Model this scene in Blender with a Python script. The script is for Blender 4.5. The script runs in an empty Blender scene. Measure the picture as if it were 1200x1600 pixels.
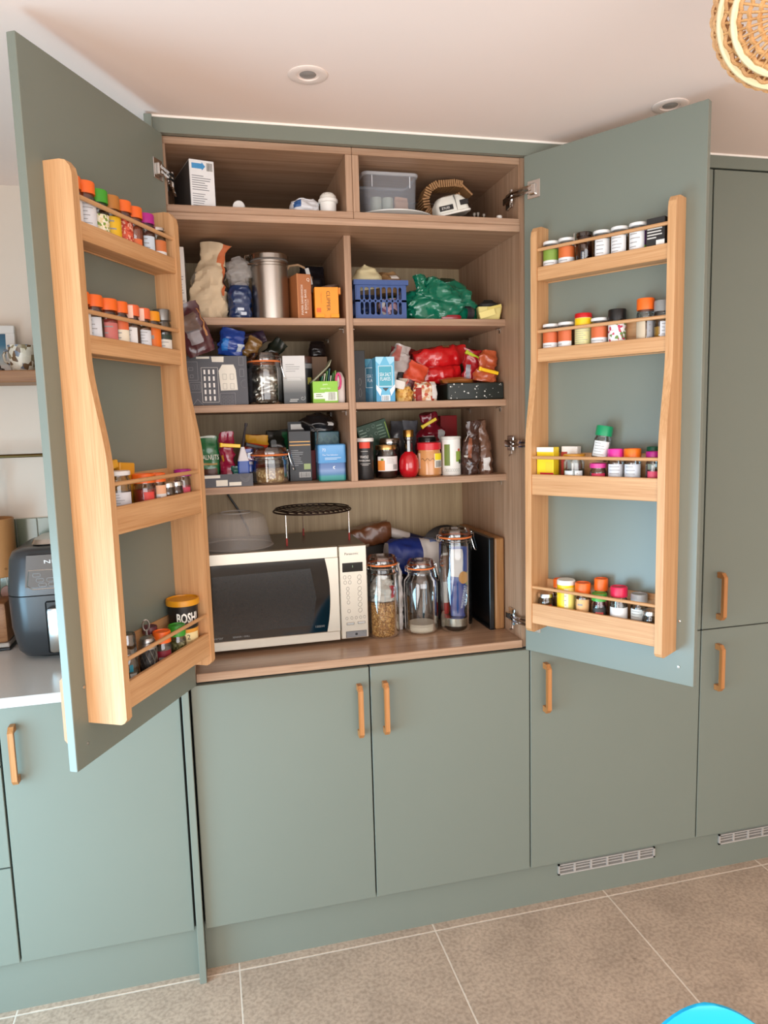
import bpy, bmesh, math, random
from mathutils import Vector, Matrix, noise

SC = bpy.context.scene
COL = SC.collection
PI = math.pi

# ------------------------------------------------------------------ camera
def make_camera():
    yaw, pitch, roll = 0.2382, -0.1249, -0.0281
    cy, sy, cp, sp = math.cos(yaw), math.sin(yaw), math.cos(pitch), math.sin(pitch)
    f = Vector((sy * cp, cy * cp, sp)); r = Vector((cy, -sy, 0)); u = r.cross(f)
    r2 = math.cos(roll) * r + math.sin(roll) * u
    u2 = -math.sin(roll) * r + math.cos(roll) * u
    cam = bpy.data.cameras.new('camera'); ob = bpy.data.objects.new('camera', cam); COL.objects.link(ob)
    m = Matrix.Identity(4)
    for i in range(3):
        m[i][0] = r2[i]; m[i][1] = u2[i]; m[i][2] = -f[i]
    m[0][3], m[1][3], m[2][3] = -0.42, -1.9611, 1.5647
    ob.matrix_world = m
    cam.sensor_fit = 'VERTICAL'; cam.sensor_height = 36.0; cam.sensor_width = 36.0
    cam.lens = 1128.27 / 1600 * 36.0
    cam.clip_start = 0.02
    SC.camera = ob
make_camera()

# ------------------------------------------------------------------ world, lights, exposure
w = bpy.data.worlds.new('daylight'); SC.world = w; w.use_nodes = True
w.node_tree.nodes['Background'].inputs[0].default_value = (0.62, 0.78, 1.0, 1)
w.node_tree.nodes['Background'].inputs[1].default_value = 1.0
def area(name, loc, target, sx, sy, power, col):
    l = bpy.data.lights.new(name, 'AREA'); l.shape = 'RECTANGLE'; l.size = sx; l.size_y = sy
    l.energy = power; l.color = col
    o = bpy.data.objects.new(name, l); COL.objects.link(o); o.location = loc
    o.rotation_euler = (Vector(target) - Vector(loc)).to_track_quat('-Z', 'Y').to_euler()
    return o
# daylight entering by the glazed door in the left wall and the wide window behind the camera, plus an added side fill
area('patio_daylight', (-1.63, -0.75, 0.60), (0.0, -0.65, 0.30), 0.95, 1.1, 26, (0.43, 0.77, 1.0))
area('side_fill_light', (-1.63, -2.45, 1.05), (0.0, -2.2, 1.1), 1.7, 1.8, 35, (1.0, 0.95, 0.90))  # added fill: brightens ceiling and fronts more than the cupboard interior
area('rear_window_daylight', (0.3, -3.94, 1.35), (0.3, 0.0, 1.45), 3.0, 1.9, 42, (1.0, 0.91, 0.83))
SC.view_settings.view_transform = 'Standard'
SC.view_settings.look = 'None'
SC.view_settings.gamma = 1.0
SC.view_settings.use_curve_mapping = False
SC.view_settings.exposure = 0.62

# ------------------------------------------------------------------ materials
def lin(h):
    if isinstance(h, str):
        h = h.lstrip('#'); c = [int(h[i:i + 2], 16) / 255 for i in (0, 2, 4)]
    else:
        c = [x / 255 for x in h]
    return tuple(x / 12.92 if x <= .04045 else ((x + .055) / 1.055) ** 2.4 for x in c)
MATS = {}
def P(col, rough=.5, metal=0., var=.06, scale=40., bump=0., spec=.5, coat=0., alpha=1.):
    key = (str(col), rough, metal, var, scale, bump, spec, coat, alpha)
    if key in MATS: return MATS[key]
    m = bpy.data.materials.new('finish'); m.use_nodes = True
    nt = m.node_tree; b = nt.nodes['Principled BSDF']; c = lin(col)
    b.inputs['Roughness'].default_value = rough; b.inputs['Metallic'].default_value = metal
    b.inputs['Specular IOR Level'].default_value = spec
    b.inputs['Coat Weight'].default_value = coat; b.inputs['Alpha'].default_value = alpha
    tc = nt.nodes.new('ShaderNodeTexCoord'); n = nt.nodes.new('ShaderNodeTexNoise')
    n.inputs['Scale'].default_value = scale; n.inputs['Detail'].default_value = 3
    nt.links.new(tc.outputs['Object'], n.inputs['Vector'])
    mx = nt.nodes.new('ShaderNodeMix'); mx.data_type = 'RGBA'
    mx.inputs['A'].default_value = (*[x * (1 - var) for x in c], 1)
    mx.inputs['B'].default_value = (*[min(1, x * (1 + var)) for x in c], 1)
    nt.links.new(n.outputs['Fac'], mx.inputs['Factor']); nt.links.new(mx.outputs['Result'], b.inputs['Base Color'])
    if bump:
        bp = nt.nodes.new('ShaderNodeBump'); bp.inputs['Strength'].default_value = bump; bp.inputs['Distance'].default_value = .002
        nt.links.new(n.outputs['Fac'], bp.inputs['Height']); nt.links.new(bp.outputs['Normal'], b.inputs['Normal'])
    MATS[key] = m
    return m
def METAL(col='#c9c9c7', rough=.25): return P(col, rough, 1., .03)
def FOIL(col, rough=.28): return P(col, rough, 0., .15, 60, .25, .6, .5)
def GLASS(col='#f2f5f4', refl=.10, tint=.93, rough=.03):
    key = ('g', str(col), refl, tint, rough)
    if key in MATS: return MATS[key]
    m = bpy.data.materials.new('clear_glass'); m.use_nodes = True; nt = m.node_tree; nt.nodes.clear()
    out = nt.nodes.new('ShaderNodeOutputMaterial'); mix = nt.nodes.new('ShaderNodeMixShader')
    t = nt.nodes.new('ShaderNodeBsdfTransparent'); g = nt.nodes.new('ShaderNodeBsdfGlossy'); fr = nt.nodes.new('ShaderNodeLayerWeight')
    c = lin(col); t.inputs[0].default_value = (*[x * tint for x in c], 1); g.inputs['Roughness'].default_value = rough
    fr.inputs['Blend'].default_value = .25
    ma = nt.nodes.new('ShaderNodeMath'); ma.operation = 'MULTIPLY_ADD'; ma.inputs[1].default_value = .75; ma.inputs[2].default_value = refl
    nt.links.new(fr.outputs['Fresnel'], ma.inputs[0]); nt.links.new(ma.outputs[0], mix.inputs[0])
    nt.links.new(t.outputs[0], mix.inputs[1]); nt.links.new(g.outputs[0], mix.inputs[2]); nt.links.new(mix.outputs[0], out.inputs[0])
    MATS[key] = m
    return m
def FROST(col, alpha):            # cloudy translucent plastic
    return P(col, .35, 0, .05, 30, 0, .5, 0, alpha)
def WOOD(a, b, axis='z', rough=.5, fine=1., bandscale=14.):
    key = ('w', a, b, axis, rough, fine, bandscale)
    if key in MATS: return MATS[key]
    m = bpy.data.materials.new('wood_grain'); m.use_nodes = True; nt = m.node_tree; bs = nt.nodes['Principled BSDF']
    tc = nt.nodes.new('ShaderNodeTexCoord'); mp = nt.nodes.new('ShaderNodeMapping'); mp2 = nt.nodes.new('ShaderNodeMapping')
    i = 'xyz'.index(axis)
    s = [bandscale * 4] * 3; s[i] = 1.6; mp.inputs['Scale'].default_value = s
    s2 = [420. * fine] * 3; s2[i] = 9.; mp2.inputs['Scale'].default_value = s2
    n1 = nt.nodes.new('ShaderNodeTexNoise'); n1.inputs['Scale'].default_value = 1.; n1.inputs['Detail'].default_value = 5; n1.inputs['Distortion'].default_value = .6
    n2 = nt.nodes.new('ShaderNodeTexNoise'); n2.inputs['Scale'].default_value = 1.; n2.inputs['Detail'].default_value = 3
    for q in (mp, mp2): nt.links.new(tc.outputs['Object'], q.inputs['Vector'])
    nt.links.new(mp.outputs[0], n1.inputs['Vector']); nt.links.new(mp2.outputs[0], n2.inputs['Vector'])
    ad = nt.nodes.new('ShaderNodeMath'); ad.operation = 'MULTIPLY_ADD'; ad.inputs[1].default_value = .45
    nt.links.new(n2.outputs['Fac'], ad.inputs[0]); 
    ml = nt.nodes.new('ShaderNodeMath'); ml.operation = 'MULTIPLY'; ml.inputs[1].default_value = .6
    nt.links.new(n1.outputs['Fac'], ml.inputs[0]); nt.links.new(ml.outputs[0], ad.inputs[2])
    rp = nt.nodes.new('ShaderNodeValToRGB'); rp.color_ramp.elements[0].position = .36; rp.color_ramp.elements[1].position = .68
    rp.color_ramp.elements[0].color = (*lin(b), 1); rp.color_ramp.elements[1].color = (*lin(a), 1)
    nt.links.new(ad.outputs[0], rp.inputs[0]); nt.links.new(rp.outputs[0], bs.inputs['Base Color'])
    bp = nt.nodes.new('ShaderNodeBump'); bp.inputs['Strength'].default_value = .12; bp.inputs['Distance'].default_value = .001
    nt.links.new(n2.outputs['Fac'], bp.inputs['Height']); nt.links.new(bp.outputs[0], bs.inputs['Normal'])
    bs.inputs['Roughness'].default_value = rough
    MATS[key] = m
    return m
def GRAD(stops, axis=2, rough=.45):      # printed colour bands: stops [(pos in metres along axis, colour)]
    key = ('gr', str(stops), axis)
    if key in MATS: return MATS[key]
    m = bpy.data.materials.new('printed_bands'); m.use_nodes = True; nt = m.node_tree; bs = nt.nodes['Principled BSDF']
    tc = nt.nodes.new('ShaderNodeTexCoord'); sp = nt.nodes.new('ShaderNodeSeparateXYZ'); mr = nt.nodes.new('ShaderNodeMapRange')
    nt.links.new(tc.outputs['Object'], sp.inputs[0]); nt.links.new(sp.outputs[axis], mr.inputs[0])
    lo, hi = stops[0][0], stops[-1][0]
    mr.inputs[1].default_value = lo; mr.inputs[2].default_value = hi
    rp = nt.nodes.new('ShaderNodeValToRGB'); nt.links.new(mr.outputs[0], rp.inputs[0])
    for k, (p, c) in enumerate(stops):
        t = (p - lo) / (hi - lo)
        e = rp.color_ramp.elements[k] if k < 1 else (rp.color_ramp.elements[-1] if k == len(stops) - 1 else rp.color_ramp.elements.new(t))
        e.position = t; e.color = (*lin(c), 1)
    nt.links.new(rp.outputs[0], bs.inputs['Base Color']); bs.inputs['Roughness'].default_value = rough
    MATS[key] = m
    return m
def SPECK(cols, scale=160., rough=.6, bump=.3):   # grains, seeds, leaves, printed all-over patterns
    key = ('sp', str(cols), scale, rough)
    if key in MATS: return MATS[key]
    m = bpy.data.materials.new('speckle'); m.use_nodes = True; nt = m.node_tree; bs = nt.nodes['Principled BSDF']
    tc = nt.nodes.new('ShaderNodeTexCoord'); v = nt.nodes.new('ShaderNodeTexVoronoi'); v.inputs['Scale'].default_value = scale
    nt.links.new(tc.outputs['Object'], v.inputs['Vector'])
    rp = nt.nodes.new('ShaderNodeValToRGB'); rp.color_ramp.interpolation = 'CONSTANT'
    sp = nt.nodes.new('ShaderNodeSeparateColor'); nt.links.new(v.outputs['Color'], sp.inputs[0]); nt.links.new(sp.outputs[0], rp.inputs[0])
    for k, c in enumerate(cols):
        t = k / len(cols)
        e = rp.color_ramp.elements[0] if k == 0 else (rp.color_ramp.elements[1] if k == 1 else rp.color_ramp.elements.new(t))
        e.position = t; e.color = (*lin(c), 1)
    nt.links.new(rp.outputs[0], bs.inputs['Base Color']); bs.inputs['Roughness'].default_value = rough
    bp = nt.nodes.new('ShaderNodeBump'); bp.inputs['Strength'].default_value = bump; bp.inputs['Distance'].default_value = .002
    nt.links.new(v.outputs['Distance'], bp.inputs['Height']); nt.links.new(bp.outputs[0], bs.inputs['Normal'])
    MATS[key] = m
    return m

SAGE = P('#767c71', .32, 0, .025, 3., 0, .5)
OAK = WOOD('#d5a778', '#b98655', 'z'); OAKX = WOOD('#d5a778', '#b98655', 'x')
HANDLE = WOOD('#bf8450', '#a0652f', 'z', .45)
CARC = WOOD('#b8977c', '#957358', 'x', .5, 1., 20); CARCZ = WOOD('#b8977c', '#957358', 'z', .5, 1., 20)
CARCBACK = WOOD('#b6a07c', '#9c8563', 'z', .55, .7, 20)
WHITE = P('#e9e6e0', .45); BLACK = P('#161616', .4); DARK = P('#2a2b2c', .45)
STEEL = METAL('#c9c8c4', .22); CHROME = METAL('#dcdcda', .12)

# ------------------------------------------------------------------ geometry
class G:
    def __init__(s): s.v = []; s.f = []
    def add(s, v, f, m=None):
        o = len(s.v)
        s.v += [tuple(m @ Vector(p)) for p in v] if m is not None else [tuple(p) for p in v]
        s.f += [[i + o for i in q] for q in f]
        return s
    def box(s, x0, x1, y0, y1, z0, z1, b=0., m=None):
        if b <= 0:
            v = [(x, y, z) for z in (z0, z1) for y in (y0, y1) for x in (x0, x1)]
            return s.add(v, [(0, 2, 3, 1), (4, 5, 7, 6), (0, 1, 5, 4), (2, 6, 7, 3), (0, 4, 6, 2), (1, 3, 7, 5)], m)
        bm = bmesh.new(); bmesh.ops.create_cube(bm, size=1)
        for q in bm.verts: q.co = Vector(((x0 + x1) / 2 + q.co.x * (x1 - x0), (y0 + y1) / 2 + q.co.y * (y1 - y0), (z0 + z1) / 2 + q.co.z * (z1 - z0)))
        bmesh.ops.bevel(bm, geom=bm.edges[:], offset=b, segments=2 if b > .004 else 1, profile=.5, affect='EDGES')
        s.bm(bm, m); bm.free(); return s
    def bm(s, bm, m=None):
        bm.verts.index_update()
        return s.add([v.co.copy() for v in bm.verts], [[v.index for v in f.verts] for f in bm.faces], m)
    def lathe(s, prof, n=24, m=None, a0=0., a1=2 * PI, cap=True):
        full = abs(a1 - a0 - 2 * PI) < 1e-6; k = n if full else n + 1
        v = []; f = []
        for r, z in prof:
            for i in range(k):
                a = a0 + (a1 - a0) * i / n
                v.append((r * math.sin(a), -r * math.cos(a), z))
        for j in range(len(prof) - 1):
            for i in range(n):
                i2 = (i + 1) % k if full else i + 1
                f.append((j * k + i, j * k + i2, (j + 1) * k + i2, (j + 1) * k + i))
        if cap and full:
            if prof[0][0] > 1e-6: f.append([i for i in range(k)][::-1])
            if prof[-1][0] > 1e-6: f.append([(len(prof) - 1) * k + i for i in range(k)])
        return s.add(v, f, m)
    def tube(s, path, r, n=8, closed=False, m=None, flat=1.):
        path = [Vector(p) for p in path]; N = len(path); v = []; f = []
        up = None
        for k in range(N):
            if closed: t = path[(k + 1) % N] - path[k - 1]
            else: t = path[min(k + 1, N - 1)] - path[max(k - 1, 0)]
            t = t.normalized() if t.length > 1e-9 else Vector((0, 0, 1))
            if up is None:
                up = Vector((0, 0, 1)) if abs(t.z) < .9 else Vector((1, 0, 0))
            sd = t.cross(up)
            if sd.length < 1e-6: sd = t.cross(Vector((0, 1, .01)))
            sd.normalize(); up = sd.cross(t).normalized()
            rr = r[k] if isinstance(r, (list, tuple)) else r
            for i in range(n):
                a = 2 * PI * i / n
                v.append(path[k] + sd * math.cos(a) * rr + up * math.sin(a) * rr * flat)
        for k in range(N if closed else N - 1):
            k2 = (k + 1) % N
            for i in range(n):
                i2 = (i + 1) % n
                f.append((k * n + i, k * n + i2, k2 * n + i2, k2 * n + i))
        if not closed:
            f.append([i for i in range(n)][::-1]); f.append([(N - 1) * n + i for i in range(n)])
        return s.add(v, f, m)
    def prism(s, poly, d0, d1, axis='y', m=None):     # poly in the two other axes, extruded d0..d1 along axis
        def pt(a, b, d):
            return {'y': (a, d, b), 'x': (d, a, b), 'z': (a, b, d)}[axis]
        n = len(poly); v = [pt(a, b, d0) for a, b in poly] + [pt(a, b, d1) for a, b in poly]
        f = [[i for i in range(n)], [n + i for i in range(n)][::-1]]
        f += [(i, n + i, n + (i + 1) % n, (i + 1) % n) for i in range(n)]
        return s.add(v, f, m)
    def text(s, t, h=None, w=None, m=None, bend=0., depth=0.0003, bold=0.):   # reads in xz seen from -y, centred on the origin
        cu = bpy.data.curves.new('t', 'FONT'); cu.body = t; cu.align_x = 'CENTER'; cu.align_y = 'CENTER'; cu.resolution_u = 2; cu.offset = bold
        ob = bpy.data.objects.new('t', cu); me = bpy.data.meshes.new_from_object(ob)
        vs = [v.co.copy() for v in me.vertices]; fs = [list(p.vertices) for p in me.polygons]
        bpy.data.objects.remove(ob); bpy.data.curves.remove(cu); bpy.data.meshes.remove(me)
        if not vs: return s
        x0, x1 = min(v.x for v in vs), max(v.x for v in vs); y0, y1 = min(v.y for v in vs), max(v.y for v in vs)
        sy = h / (y1 - y0) if h else None; sx = w / (x1 - x0) if w else None
        sx = sx or sy; sy = sy or sx
        out = []
        for v in vs:
            x = (v.x - (x0 + x1) / 2) * sx; z = (v.y - (y0 + y1) / 2) * sy
            if bend: out.append((bend * math.sin(x / bend), -bend * math.cos(x / bend), z))
            else: out.append((x, -depth, z))
        return s.add(out, fs, m)

def fix_normals(me):
    bm = bmesh.new(); bm.from_mesh(me); bmesh.ops.recalc_face_normals(bm, faces=bm.faces[:]); bm.to_mesh(me); bm.free()
def mk(name, g, mat, parent=None, loc=None, rot=None, smooth=35, label=None, cat=None, group=None, kind=None):
    me = bpy.data.meshes.new(name); me.from_pydata(g.v, [], g.f); me.validate(); fix_normals(me)
    me.materials.append(mat)
    if smooth:
        me.shade_smooth(); me.set_sharp_from_angle(angle=math.radians(smooth))
    o = bpy.data.objects.new(name, me); COL.objects.link(o)
    if parent is not None: o.parent = parent
    if loc is not None: o.location = loc
    if rot is not None: o.rotation_euler = rot
    tag(o, label, cat, group, kind)
    return o
def tag(o, label=None, cat=None, group=None, kind=None):
    if label: o['label'] = label
    if cat: o['category'] = cat
    if group: o['group'] = group
    if kind: o['kind'] = kind
    return o
def thing(name, label, cat, loc=(0, 0, 0), rot=(0, 0, 0), group=None):
    o = bpy.data.objects.new(name, None); COL.objects.link(o); o.location = loc; o.rotation_euler = rot
    o.empty_display_size = .02
    return tag(o, label, cat, group)
def struct(name, g, mat, label=None, parent=None, smooth=0):
    return mk(name, g, mat, parent, smooth=smooth, label=label, kind='structure')
def Tr(x=0, y=0, z=0): return Matrix.Translation((x, y, z))
def Ro(a, ax): return Matrix.Rotation(a, 4, ax)
rad = math.radians
# ================================================================== the room
CEIL = 2.329; BACK = .614; RX0, RX1, RY0 = -1.65, 2.4, -4.0
def stone():
    m = bpy.data.materials.new('stone_tile'); m.use_nodes = True; nt = m.node_tree; bs = nt.nodes['Principled BSDF']
    ge = nt.nodes.new('ShaderNodeNewGeometry')
    n1 = nt.nodes.new('ShaderNodeTexNoise'); n1.inputs['Scale'].default_value = 5; n1.inputs['Detail'].default_value = 9; n1.inputs['Roughness'].default_value = .68
    n2 = nt.nodes.new('ShaderNodeTexNoise'); n2.inputs['Scale'].default_value = 95; n2.inputs['Detail'].default_value = 4
    v = nt.nodes.new('ShaderNodeTexNoise'); v.inputs['Scale'].default_value = 28; v.inputs['Detail'].default_value = 2
    for q in (n1, n2, v): nt.links.new(ge.outputs['Position'], q.inputs['Vector'])
    rp = nt.nodes.new('ShaderNodeValToRGB'); e = rp.color_ramp.elements
    e[0].position = .3; e[0].color = (*lin('#ab9480'), 1); e[1].position = .72; e[1].color = (*lin('#cbb19a'), 1)
    nt.links.new(n1.outputs['Fac'], rp.inputs[0])
    rp2 = nt.nodes.new('ShaderNodeValToRGB'); rp2.color_ramp.elements[0].position = .35; rp2.color_ramp.elements[1].position = .6
    rp2.color_ramp.elements[0].color = (.72, .7, .68, 1); rp2.color_ramp.elements[1].color = (1.04, 1.04, 1.04, 1)
    nt.links.new(n2.outputs['Fac'], rp2.inputs[0])
    rp3 = nt.nodes.new('ShaderNodeValToRGB'); rp3.color_ramp.elements[0].position = .72; rp3.color_ramp.elements[1].position = .78
    rp3.color_ramp.elements[0].color = (1, 1, 1, 1); rp3.color_ramp.elements[1].color = (.45, .42, .4, 1)
    nt.links.new(v.outputs['Fac'], rp3.inputs[0])
    a = nt.nodes.new('ShaderNodeMix'); a.data_type = 'RGBA'; a.blend_type = 'MULTIPLY'; a.inputs['Factor'].default_value = .85
    b = nt.nodes.new('ShaderNodeMix'); b.data_type = 'RGBA'; b.blend_type = 'MULTIPLY'; b.inputs['Factor'].default_value = .8
    nt.links.new(rp.outputs[0], a.inputs['A']); nt.links.new(rp2.outputs[0], a.inputs['B'])
    nt.links.new(a.outputs['Result'], b.inputs['A']); nt.links.new(rp3.outputs[0], b.inputs['B'])
    nt.links.new(b.outputs['Result'], bs.inputs['Base Color']); bs.inputs['Roughness'].default_value = .5
    bp = nt.nodes.new('ShaderNodeBump'); bp.inputs['Strength'].default_value = .15; bp.inputs['Distance'].default_value = .002
    nt.links.new(n2.outputs['Fac'], bp.inputs['Height']); nt.links.new(bp.outputs[0], bs.inputs['Normal'])
    return m
STONE = stone(); GROUT = P('#e2d2c0', .8, 0, .08, 60)
floor = struct('floor', G().box(RX0, RX1, RY0, BACK + .1, -.1, -.001), GROUT, 'stone tiled kitchen floor with pale grout')
TS = .594
tile_me = None
for i in range(-4, 5):
    for j in range(-7, 2):
        x0 = -.412 + i * TS; y1 = .002 + j * TS
        if tile_me is None:
            t = mk('tile', G().box(.002, TS - .002, -TS + .002, -.002, -.012, 0, .0012), STONE, floor, (x0, y1, 0), smooth=0); tile_me = t.data
        else:
            t = bpy.data.objects.new('tile', tile_me); COL.objects.link(t); t.parent = floor; t.location = (x0, y1, 0)
PAINT = P('#e0d1c1', .85, 0, .02, 6, .02); CEILP = P('#f0ddd2', .9, 0, .015, 4)
struct('ceiling', G().box(RX0, RX1, RY0, BACK + .1, CEIL, CEIL + .08), CEILP, 'plain off-white plastered ceiling')
struct('wall_back', G().box(RX0, RX1, BACK, BACK + .1, 0, CEIL), PAINT, 'cream painted wall behind the worktop')
struct('wall_right', G().box(RX1, RX1 + .1, RY0, BACK + .1, 0, CEIL), PAINT, 'cream painted wall on the right')
# left wall with the glazed-door opening and one added for the side fill; rear wall with a wide window opening
g = G().box(RX0 - .1, RX0, RY0, -3.35, 0, CEIL).box(RX0 - .1, RX0, -1.56, -1.32, 0, CEIL).box(RX0 - .1, RX0, -3.35, -1.56, 2.1, CEIL).box(RX0 - .1, RX0, -.28, BACK + .1, 0, CEIL).box(RX0 - .1, RX0, -1.32, -.28, 2.1, CEIL)
struct('wall_left', g, PAINT, 'cream painted wall with a glazed door opening')
g = G().box(RX0, -1.55, RY0 - .1, RY0, 0, CEIL).box(2.1, RX1, RY0 - .1, RY0, 0, CEIL).box(-1.55, 2.1, RY0 - .1, RY0, 0, .35).box(-1.55, 2.1, RY0 - .1, RY0, 2.28, CEIL)
struct('wall_rear', g, PAINT, 'cream painted wall with a wide window opening')
g = G()
for x in (-1.55, -.35, .85, 2.05): g.box(x, x + .05, RY0 - .08, RY0 - .02, .35, 2.28)
for z in (.35, 2.23): g.box(-1.55, 2.1, RY0 - .08, RY0 - .02, z, z + .05)
struct('window_1', g, WHITE, 'white window frame in the rear wall')
g = G()
for y in (-1.32, -.34): g.box(RX0 - .08, RX0 - .03, y, y + .06, 0, 2.1)
for y in (-3.35, -2.48, -1.62): g.box(RX0 - .08, RX0 - .03, y, y + .06, 0, 2.1)  # frames of the opening added to go with the side fill
for z in (0, 2.04): g.box(RX0 - .08, RX0 - .03, -1.32, -.28, z, z + .06).box(RX0 - .08, RX0 - .03, -3.35, -1.56, z, z + .06)
struct('door_1', g, P('#4b5153', .4), 'dark framed glazed garden door and frames of an added side opening')

# downlights
def downlight(x, y, label):
    t = thing('ceiling_downlight', label, 'downlight', (x, y, CEIL), group='ceiling downlights')
    mk('trim_ring', G().lathe([(.0235, .006), (.0245, -.002), (.040, -.0035), (.044, -.0015), (.044, 0)], 40, cap=False), P('#ead9ce', .5), t)
    mk('lens', G().lathe([(.0242, .004), (.018, -.0005), (.0, -.001)], 32, cap=False), P('#8f8883', .3), t)
downlight(-.155, -.271, 'round recessed ceiling downlight left of centre, above open larder')
downlight(.757, -.272, 'round recessed ceiling downlight partly hidden behind right larder door')

# wicker pendant
def pendant():
    cx, cy, cz, R = .500, -.951, 2.186, .116
    t = thing('wicker_pendant', 'round woven rattan pendant lampshade near the ceiling, top right', 'pendant lamp', (cx, cy, cz))
    CANE = WOOD('#d6a56c', '#b07a44', 'x', .55); PALE = P('#e2cda2', .45, 0, .08)
    def rr(th): return R * math.sin(th) ** .8 if th > 0 else 0
    TILT = Vector((-.80, -1.0, -.72)).to_track_quat('-Z', 'Y').to_matrix().to_4x4()
    g = G()
    nst = 44
    for k in range(15):
        th = rad(50 + k * 8.0)
        pts = []
        for i in range(nst * 4):
            a = 2 * PI * i / (nst * 4)
            d = .0024 * math.cos(a * nst / 2 + k * PI)
            q = R + d
            pts.append((q * math.sin(th) * math.sin(a), q * math.sin(th) * math.cos(a), q * math.cos(th) * .9))
        g.tube(pts, .0034, 5, True, TILT)
    mk('woven_strand', g, CANE, t, kind='stuff')
    g = G()
    for i in range(nst):
        a = 2 * PI * i / nst
        g.tube([(R * math.sin(th) * math.sin(a), R * math.sin(th) * math.cos(a), R * math.cos(th) * .9) for th in [rad(40 + 128 * q / 14) for q in range(15)]], .0022, 5, False, TILT)
    mk('stake', g, CANE, t, kind='stuff')
    for th, rr_ in ((rad(118), .0055), (rad(134), .0055)):
        q = R + .003
        mk('hoop', G().tube([(q * math.sin(th) * math.sin(2 * PI * i / 64), q * math.sin(th) * math.cos(2 * PI * i / 64), q * math.cos(th) * .9) for i in range(64)], rr_, 8, True, TILT), PALE, t)
    mk('flex', G().tube([(0, 0, .08), (0, 0, CEIL - cz)], .003, 8), WHITE, t)
    mk('lamp_holder', G().lathe([(.0, .02), (.018, .02), (.02, .05), (.014, .085), (0, .085)], 16), WHITE, t)
pendant()

# ================================================================== kitchen units
def door_panel(parent, x0, x1, z0, z1, y=0., name='door', th=.019):
    return mk(name, G().box(x0, x1, y, y + th, z0, z1, .0012), SAGE, parent, smooth=0)
def handle_geo(h=.155, m=None):
    g = G(); r = .0125; D = .034
    # flat-sided wooden D handle: upright bar and two short feet with chamfered outer corners
    prof = [(0, 0), (0, .026), (-D + .012, .026), (-D + .012, h - .026), (0, h - .026), (0, h), (-D + .012, h), (-D, h - .013), (-D, .013), (-D + .012, 0)]
    # split into convex pieces
    g.prism([(-D, .013), (-D, h - .013), (-D + .012, h), (-D + .012, 0)], -.007, .007, 'x', m)
    g.prism([(-D + .012, 0), (-D + .012, .018), (0, .018), (0, 0)], -.0065, .0065, 'x', m)
    g.prism([(-D + .012, h - .018), (-D + .012, h), (0, h), (0, h - .018)], -.0065, .0065, 'x', m)
    return g
def handle(parent, x, z, y=0.):
    return mk('handle', handle_geo(), HANDLE, parent, (x, y, z), smooth=0, label='wooden D-shaped handle')

# ---- tall larder unit
larder = thing('larder_cabinet', 'tall open sage green larder cabinet with oak interior, packed with food', 'cabinet')
YB = .532
for s in (-1, 1):
    mk('side_panel', G().box(min(s * .5, s * .482), max(s * .5, s * .482), .02, YB + .02, .869, 2.289), CARCZ, larder, smooth=0)
mk('lower_carcass', G().box(-.5, .5, .022, YB + .02, .15, .868), P('#2a2b28', .7), larder, smooth=0)  # shade inside put into the dark colour, so door gaps read black
mk('back_panel', G().box(-.482, .482, YB, YB + .01, .89, 2.289), CARCBACK, larder, smooth=0)
mk('base_board', G().box(-.482, .482, .012, YB, .869, .893, .0015), WOOD('#b8977c', '#957358', 'x', .3, 1., 20), larder, smooth=0, label='oak-effect base board under the microwave')
for z in (1.392, ): mk('shelf', G().box(-.482, .482, .125, YB, z - .02, z, .001), CARC, larder, smooth=0)
for z in (1.622, 1.861):
    mk('shelf', G().box(-.482, -.01, .125, YB, z - .02, z, .001), CARC, larder, smooth=0)
    mk('shelf', G().box(.01, .482, .125, YB, z - .02, z, .001), CARC, larder, smooth=0)
mk('partition', G().box(-.01, .01, .12, YB, 1.392, 2.089, .001), CARCZ, larder, smooth=0)
mk('larder_top', G().box(-.482, .482, .02, YB, 2.089, 2.107, .001), CARC, larder, smooth=0)
for s in (-1, 1):
    a, b = (-.482, -.0005) if s < 0 else (.0005, .482)
    mk('top_box_base', G().box(a, b, .02, YB, 2.1075, 2.125, .001), CARC, larder, smooth=0)
    mk('top_box_lid', G().box(a, b, .02, YB, 2.271, 2.289, .001), CARC, larder, smooth=0)
    mk('top_box_side', G().box(a if s > 0 else b - .018, a + .018 if s > 0 else b, .021, YB, 2.125, 2.271, .001), CARCZ, larder, smooth=0)
    mk('top_box_side', G().box(a if s < 0 else b - .004, a + .004 if s < 0 else b, .021, YB, 2.125, 2.271), CARCZ, larder, smooth=0)
mk('filler_panel', G().box(-.52, 2.0, .0, .018, 2.289, CEIL - .005), SAGE, larder, smooth=0, label='sage filler strip under the ceiling')
mk('end_panel', G().box(-.522, -.503, -.022, .55, 0, CEIL - .006, .0012), SAGE, larder, smooth=0)
struct('trim_1', G().box(-.522, 2.0, -.003, .0165, CEIL - .005, CEIL), P('#f5efe6', .6), 'thin white sealant line between units and ceiling')
# shelf pegs
for (x, s) in ((.482, -1), (-.01, -1), (.01, 1), (-.482, 1)):
    for z in (1.372, 1.602, 1.841):
        for y in (.17, .44):
            if z == 1.372 and abs(x) < .1: continue
            mk('shelf_peg', G().lathe([(.0, 0), (.003, 0), (.003, .012), (.0, .012)], 8, Ro(rad(90) * s, 'Y') @ Tr(0, 0, 0)).box(-.001 if s < 0 else 0, .001 if s > 0 else 0.0005, -.004, .004, -.012, 0), STEEL, larder, (x + (s < 0) * -.0008 + (s > 0) * .0008, y, z - .0045))
# lower doors
for (x0, x1, hx) in ((-.4975, -.002, -.034), (.002, .4980, .042)):
    d = door_panel(larder, x0, x1, .15, .865)
    handle(d, hx, .665)
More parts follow.
